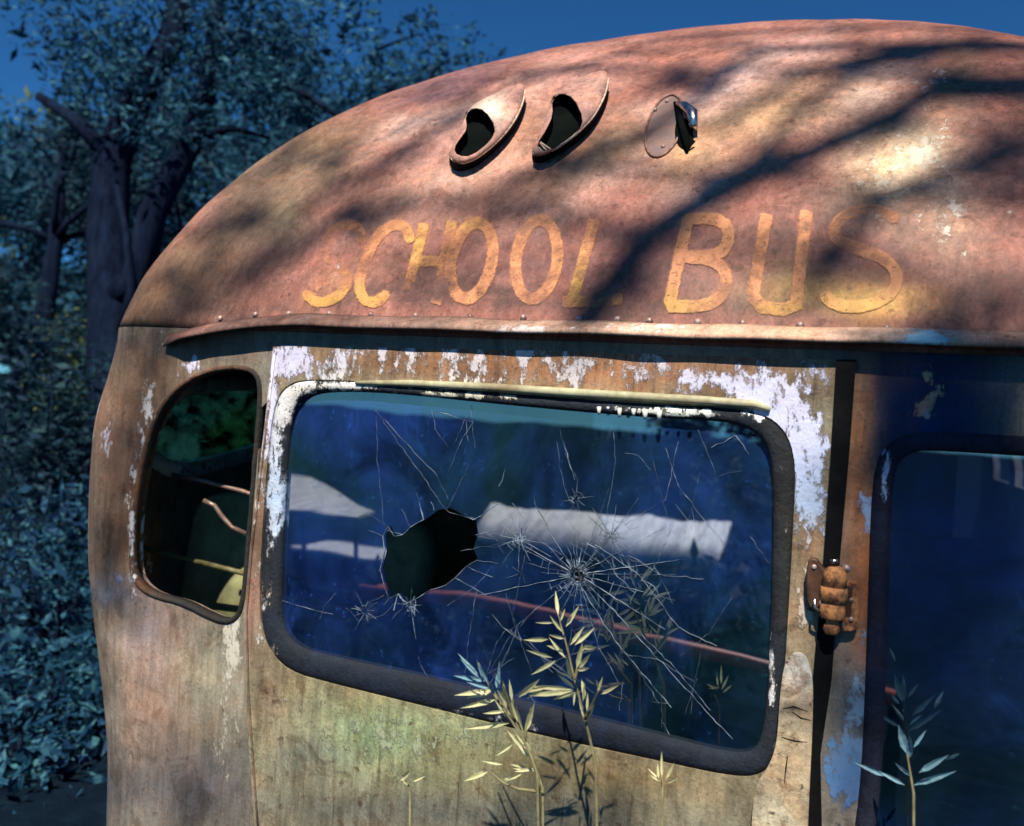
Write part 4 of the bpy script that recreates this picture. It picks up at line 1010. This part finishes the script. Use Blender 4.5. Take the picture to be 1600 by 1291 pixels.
# ---------------------------------------------------------------- tree whose limbs shade the roof (stands right of the photographer)
def cast(px, py, D):                                      # point on the sun's line over a spot of the body
    p = body(px, py) or at(px, py, 0)
    return p + SUN * D
def sm(pts, it=2):
    for _ in range(it):
        Q = [pts[0]]
        for a, b in zip(pts[:-1], pts[1:]): Q += [a * .75 + b * .25, a * .25 + b * .75]
        Q.append(pts[-1]); pts = Q
    return pts
hub = Vector((8.0, -7.2, 8.3))
LB = []
def limb(pxs, D, ra, rb, wig=.03):
    pts = [cast(x, y, D) for x, y in pxs]; last = pts[-1]
    pts = pts + [last * .6 + hub * .4 + Vector((0, 0, .3)), hub]
    LB.append((sm(pts), (ra, rb)))
limb([(900, 520), (960, 450), (1010, 370), (1100, 310), (1200, 268), (1330, 215), (1420, 170), (1490, 110)], 8.3, .052, .032)
limb([(1080, 300), (1180, 255), (1290, 230), (1380, 190), (1500, 130)], 8.6, .03, .03)
limb([(1120, 200), (1250, 120), (1340, 90), (1450, 70)], 8.2, .02, .03)
limb([(640, 450), (720, 380), (800, 330), (880, 290), (960, 240)], 8.4, .018, .02)
limb([(380, 460), (440, 400), (520, 350), (600, 330), (680, 300)], 8.8, .03, .02)
limb([(560, 330), (600, 245), (690, 205), (760, 160), (850, 115), (960, 92), (1050, 50)], 8.6, .014, .018)
limb([(780, 300), (860, 262), (960, 225), (1040, 190), (1120, 130), (1200, 60)], 8.0, .026, .024)
limb([(1250, 470), (1310, 400), (1370, 320), (1440, 285), (1530, 250), (1600, 200)], 7.8, .026, .022)
limb([(300, 500), (380, 420), (440, 370), (500, 300), (620, 260), (700, 190), (800, 95)], 9.0, .022, .018)
limb([(1180, 250), (1300, 130), (1450, 60)], 8.2, .026, .020)
cl = []
random.seed(9)
for (x, y, r, n) in [(380, 340, .09, 60), (450, 250, .08, 34), (310, 420, .08, 40), (250, 500, .10, 60), (520, 250, .07, 22), (570, 340, .05, 14), (640, 190, .05, 14), (975, 440, .06, 34), (1010, 380, .04, 18), (1062, 118, .035, 34), (1090, 125, .03, 20), (1480, 90, .12, 110), (1360, 325, .05, 20), (1290, 400, .04, 12),
                     (1240, 160, .04, 12), (700, 430, .05, 10), (880, 265, .05, 20), (940, 235, .05, 18), (1400, 200, .06, 30), (1330, 110, .05, 22), (1580, 250, .14, 120), (220, 700, .12, 60), (200, 850, .12, 50), (300, 1220, .12, 30), (900, 1230, .10, 20), (1440, 620, .11, 120), (1500, 700, .15, 200), (1450, 850, .14, 120), (1460, 1050, .2, 200)]:
    cl.append((cast(x, y, 8 + random.uniform(-.4, .6)), r, n, .07))
for (q) in [Vector((6.7, -7, 9.4)), Vector((8.3, -8.4, 9.8)), Vector((9.1, -6.6, 9.6)), Vector((7.7, -6.0, 10)), Vector((6.6, -8.2, 9.2))]: cl.append((q, .9, 500, .11))
tree([Vector((8.4, -7.6, gz(8.4, -7.6) - .1)), Vector((8.3, -7.5, 1.5)), Vector((8.1, -7.3, 4.6)), hub, Vector((8.1, -7.3, 10))], [.36, .28, .24, .19, .06], LB, cl, 'broad tree whose limbs throw streaked shade over the bus roof', 'shade_tree', M['leaf_dark'])

# ---------------------------------------------------------------- what the window mirrors (behind the photographer)
def mirror(px, py, D):
    p = at(px, py, .01); v = ray(px, py); r = Vector((v.x, -v.y, v.z)); return p + r * D
# low shed with a white sheet roof
D = 9.5
shed = empty('shed', (0, 0, 0)); tag(shed, 'low dark shed with a white sheet metal roof reflected in the window', 'shed')
a = mirror(738, 840, D); b = mirror(1116, 886, D); c_ = mirror(1135, 826, D * 1.03); d = mirror(740, 796, D * 1.03)
mb = MB(); back = Vector((0, -2.2, .15)); 
V = []
nn = 60
for i in range(nn + 1):
    t = i / nn; zz = .006 * sin(i * 1.3) + .02 * fbm((i * .3, 0, 0), 1)
    lo_ = a.lerp(b, t); hi_ = d.lerp(c_, t); V += [lo_ + Vector((0, 0, zz)), hi_ + Vector((0, 0, zz)) + Vector((0, -.6, 0)), hi_ + Vector((0, -.6, zz - .05)), lo_ + Vector((0, 0, zz - .05))]
F = []
for i in range(nn):
    for k in range(4): k2 = (k + 1) % 4; F.append((i * 4 + k, i * 4 + k2, i * 4 + 4 + k2, i * 4 + 4 + k))
link('shed_roof', V, F, M['pane_paint'], shed)
mb = MB()
for t in (.04, .35, .66, .96):
    q = a.lerp(b, t) + Vector((0, -.2, -.05)); MB().tube([(q.x, q.y, gz(q.x, q.y) - .1), q], .06, 8).build('post', M['bark'], shed)
lo_, hi_ = a.lerp(b, .02), a.lerp(b, .98)
mb = MB(); mb.poly([Vector((lo_.x, lo_.y - 1.2, gz(lo_.x, lo_.y - 1.2) - .1)), Vector((hi_.x, hi_.y - 1.2, gz(hi_.x, hi_.y - 1.2) - .1)), Vector((hi_.x, hi_.y - 1.2, hi_.z)), Vector((lo_.x, lo_.y - 1.2, lo_.z))]); mb.build('shed_back_wall', M['bark'], shed, False)
# leaning pale sheet left of it
cn = empty('canopy', (0, 0, 0)); tag(cn, 'pointed pale canopy on posts reflected at the left of the window', 'canopy')
sh = MB(); q = [mirror(447, 742, 10.2), mirror(482, 745, 10.2), mirror(584, 800, 8.6), mirror(560, 808, 8.3), mirror(447, 794, 8.3)]; dn = Vector((0, 0, -.04))
sh.poly(q); sh.poly([p + dn for p in reversed(q)])
for i in range(5): sh.poly([q[i], q[(i + 1) % 5], q[(i + 1) % 5] + dn, q[i] + dn])
sh.build('canopy_sheet', M['pane_paint'], cn, False)
for p in (q[0], q[1], q[3], q[4]):
    MB().tube([(p.x, p.y, gz(p.x, p.y) - .1), (p.x, p.y, p.z - .02)], .03, 8).build('post', M['bark'], cn)
# old van
vc = mirror(520, 905, 12.5)
van = empty('parked_van', (vc.x, vc.y, gz(vc.x, vc.y))); tag(van, 'old red and white van reflected low at the left of the window', 'van')
vz = vc.z
def vb(name, boxes, mat):
    mb = MB()
    for (x0, y0, z0, x1, y1, z1) in boxes: mb.box((vc.x + x0, vc.y + y0, vz + z0), (vc.x + x1, vc.y + y1, vz + z1))
    o = mb.build(name, mat, van, False); bv = o.modifiers.new('bevel', 'BEVEL'); bv.width = .05; bv.segments = 3; return o
vb('van_body', [(-1.0, -1.6, -.9, 1.0, 0, -.05)], M['red']); vb('van_cabin', [(-.85, -1.55, -.05, .7, -.05, .34)], M['dark']); vb('van_roof', [(-.9, -1.0, .34, .75, 0, .44)], M['pane_paint'])
vb('bumper', [(-1.05, .001, -.5, 1.05, .12, -.36)], M['chrome']); vb('grille', [(-.7, .001, -.26, .7, .05, -.12)], M['chrome'])
for sx in (-.75, .75):
    mb = MB(); mb.ball((vc.x + sx, vc.y + .02, vz - .2), .1, 12, 8, (1, .4, 1)); mb.build('headlight', M['chrome'], van)
    mb = MB(); mb.lathe((vc.x + sx - .1, vc.y - .4, vz - .95), [(0, 0), (.3, 0), (.33, .03), (.33, .17), (.3, .2), (0, .2)], 20, Vector((1, 0, 0)), Vector((0, 1, 0))); mb.build('wheel', M['rubber'], van)
# red pipe rail
rr = MB(); rp = [mirror(560, 925, 2.6), mirror(720, 936, 2.6), mirror(860, 962, 2.6), mirror(1000, 998, 2.6), mirror(1190, 1040, 2.6), mirror(1400, 1095, 2.6)]
ft = empty('pipe_fence', (rp[0].x, rp[0].y, gz(rp[0].x, rp[0].y))); tag(ft, 'red pipe rail fence reflected across the lower window', 'fence')
rr.tube(rp, .034, 10); rr.build('rail', M['red'], ft)
for q in (rp[0], rp[3], rp[5]):
    mb = MB(); mb.tube([(q.x, q.y - .03, gz(q.x, q.y) - .1), (q.x, q.y - .03, q.z + .03)], .03, 8); mb.build('post', M['bark'], ft)
# shrubs and trees over there
random.seed(31)
for (px_, py_, D_, r, n, lab) in [(1110, 945, 6.0, .36, 900, 'ragged shrub mirrored at the right below the white roof'), (1070, 775, 16, .8, 800, 'rounded dark shrub mirrored above the white roof'), (660, 960, 5.5, .5, 900, 'low shrub mirrored below the broken hole'), (1170, 790, 14, .9, 900, 'shrub mirrored beyond the right end of the white roof')]:
    c = mirror(px_, py_, D_); root = empty('shrub', (c.x, c.y, gz(c.x, c.y))); tag(root, lab, 'shrub', 'shrubs behind the photographer')
    mb = MB(); mb.tube([(c.x, c.y, gz(c.x, c.y) - .05), (c.x + .05, c.y, (c.z + gz(c.x, c.y)) / 2), c], [.04, .03, .01], 7); mb.build('stem', M['bark'], root)
    mb = MB(); leaf_quads(mb, c, r, n, .12, (1.3, 1, 1)); leaf_quads(mb, c - Vector((0, 0, r)), r, n, .12, (1.4, 1, 1)); mb.build('foliage', M['leaf_dark'], root, False)
for i, (x, y, hh, sd, lab) in enumerate([(-16, -13, 7, 62, 'tall dark tree behind the photographer beyond the van'), (-3.2, -19, 5.0, 64, 'dark tree behind the photographer right of the shed')]):
    p = Vector((x, y, gz(x, y) - .1)); tp = [p, p + Vector((.1, 0, hh * .35)), p + Vector((.2, .1, hh * .7)), p + Vector((.1, .2, hh))]
    lb, tips = limbs_from(tp[1], 6, hh * .38, .08, .3, 1, sd); lb2, tips2 = limbs_from(tp[2], 5, hh * .33, .06, .6, 1, sd + 50)
    tree(tp, [.2, .16, .11, .04], lb + lb2, [(q, hh * .08, 80, .15) for q in tips + tips2], lab, 'yard_tree', M['leaf_dark'], group='trees behind the photographer')

# ---------------------------------------------------------------- weeds in front of the bus
M['weed'] = leafy('yellowed_weed_leaves', ((.74, .64, .30), (.62, .66, .36), (.85, .76, .48)), 4, .25, .45)
M['weed_blue'] = leafy('pale_blue_weed_leaves', ((.22, .42, .46), (.16, .30, .36), (.35, .5, .5)), 9, .2, .45)
M['stalk'] = plain('weed_stalk', (.24, .22, .10), (.12, .10, .05), .7, scale=50, bump=0)
def C8(x, y): return (560 + x / 2.963, 860 + y / 2.963)
def C9(x, y): return (1040 + x / 3.074, 840 + y / 3.074)
def weed(stems, leaves, conv, Y, mat, lab, wid=1.0, foot=None):
    st = [[conv(*p) for p in s] for s in stems]; b = st[0][0]; bp = at(b[0], b[1], Y); gx = bp.x + .03
    root = empty('weed', (gx, Y, gz(gx, Y))); tag(root, lab, 'weed', 'weeds in front of the bus')
    mb = MB()
    for k, s in enumerate(st):
        pts = [at(x, y, Y + .012 * i * (-1) ** k) for i, (x, y) in enumerate(s)]
        if k == 0: pts = [Vector((gx, Y, gz(gx, Y) - .03)), Vector((gx + .01, Y, .5))] + pts
        mb.tube(sm(pts, 1), [.0032 - .0022 * i / len(sm(pts, 1)) for i in range(len(sm(pts, 1)))], 6)
    mb.build('stalk', M['stalk'], root)
    mb = MB()
    for (x0, y0, x1, y1, *w) in leaves:
        a = at(*conv(x0, y0), Y + random.uniform(-.01, .01)); b = at(*conv(x1, y1), Y + random.uniform(-.035, .02)); d = b - a; L = d.length
        wv = (w[0] if w else 1.0) * wid * min(.0052, L * .095); s = d.cross(Vector((random.uniform(-.5, .5), 1, random.uniform(-.3, .3)))).normalized() * wv; nrm = s.cross(d).normalized() * wv * .5
        i = len(mb.v); mb.v += [a, a + d * .28 + s * .8, a + d * .28 + nrm, a + d * .28 - s * .8, a + d * .6 + s * .7, a + d * .6 + nrm, a + d * .6 - s * .7, b]
        mb.f += [(i, i + 1, i + 2), (i, i + 2, i + 3), (i + 1, i + 4, i + 5, i + 2), (i + 2, i + 5, i + 6, i + 3), (i + 4, i + 7, i + 5), (i + 5, i + 7, i + 6)]
    mb.build('leaves', mat, root, False)
    return root
random.seed(2)
weed([[(1115, 1060), (1050, 780), (1000, 600), (965, 440), (920, 290), (912, 215)], [(1050, 780), (1090, 700), (1112, 650)], [(1000, 600), (1020, 520), (1035, 440)]],
     [(925, 300, 912, 185), (935, 330, 958, 268), (960, 355, 1022, 256), (905, 335, 818, 335), (945, 380, 885, 300), (965, 340, 990, 300), (880, 412, 764, 415), (955, 410, 880, 390), (945, 462, 870, 440), (980, 440, 1046, 352), (1000, 440, 1097, 356), (1035, 450, 1102, 450),
      (900, 498, 775, 462), (960, 500, 880, 400), (915, 510, 798, 578), (1010, 550, 1038, 425), (1020, 545, 1075, 480), (1010, 555, 1070, 545), (1030, 470, 1060, 440), (978, 585, 915, 560), (985, 600, 960, 480), (1000, 640, 920, 572), (995, 645, 780, 628), (995, 650, 790, 675), (1000, 655, 900, 692), (1002, 655, 996, 722),
      (1050, 690, 1032, 588), (1040, 700, 1048, 610), (1058, 745, 1062, 660), (1050, 790, 1092, 710), (1045, 795, 1028, 760), (1105, 665, 1132, 583), (1120, 668, 1206, 624), (1108, 640, 1105, 600), (1045, 780, 1020, 690)], C8, -.22, M['weed'], 'tallest yellow weed reaching up over the middle of the window')
weed([[(845, 1070), (800, 960), (770, 880), (725, 790), (650, 690), (600, 610)], [(725, 790), (690, 690), (672, 620)], [(770, 880), (780, 790), (800, 730)]],
     [(690, 740, 655, 640), (680, 690, 668, 600), (712, 700, 698, 596), (740, 682, 842, 594), (760, 655, 892, 632), (790, 672, 900, 650), (620, 650, 505, 685), (640, 690, 465, 732), (625, 645, 442, 672), (680, 745, 575, 756), (695, 780, 630, 690), (700, 800, 485, 828), (690, 770, 720, 690), (715, 790, 716, 700), (770, 850, 817, 700), (765, 850, 728, 720), (780, 830, 812, 760),
      (800, 958, 685, 830), (790, 960, 708, 850), (715, 898, 638, 952), (798, 945, 765, 860), (740, 800, 705, 690), (690, 720, 640, 640), (790, 930, 730, 850)], C8, -.26, M['weed'], 'yellow weed with spread leaves left of the tallest one')
weed([[(845, 1080), (780, 900), (690, 760), (610, 640), (555, 520)]], [(555, 575, 460, 476), (560, 590, 470, 500), (580, 605, 546, 502), (590, 605, 440, 580), (600, 620, 560, 520), (650, 640, 652, 512), (640, 640, 640, 570), (665, 650, 630, 590), (630, 670, 600, 600), (610, 640, 500, 610)], C8, -.29, M['weed_blue'], 'blue green weed tip behind the spread yellow leaves')
weed([[(860, 1120), (835, 1050), (820, 1015)], [(860, 1120), (700, 1100), (600, 1020)]], [(820, 1020, 712, 1010), (815, 1010, 720, 1025), (670, 992, 568, 974), (605, 1020, 488, 1070), (765, 1030, 670, 1072), (740, 1050, 670, 1060), (780, 1005, 700, 990)], C8, -.24, M['weed'], 'short yellow weed at the bottom under the spread leaves')
weed([[(240, 1140), (235, 1100), (225, 1070)]], [(190, 1068, 246, 1018), (250, 1072, 312, 1044), (230, 1090, 200, 1060)], C8, -.24, M['weed'], 'lowest weed tips standing left before the pale panel')
weed([[(1405, 1180), (1408, 1120), (1405, 1050)]], [(1405, 1055, 1404, 930, .8), (1395, 1060, 1338, 1008), (1425, 1060, 1462, 983), (1400, 1070, 1350, 1040), (1430, 1080, 1480, 1050), (1390, 1060, 1385, 980)], C8, -.24, M['weed'], 'small weed tip under the right part of the window')
weed([[(1195, 1250), (1180, 1160), (1160, 1040)]], [(1160, 1040, 1118, 898, 1.6), (1172, 1060, 1172, 950, 1.2), (1190, 1010, 1252, 924), (1215, 1130, 1360, 1044), (1230, 1120, 1290, 1068), (1180, 1150, 1100, 1080), (1340, 1070, 1415, 1038), (1200, 1180, 1280, 1160), (1190, 1190, 1400, 1120), (1060, 1150, 900, 1075), (1150, 1190, 1020, 1120), (1120, 800, 1085, 755)], C9, -.12, M['weed_blue'], 'pale blue weed at the bottom right before the dark window')
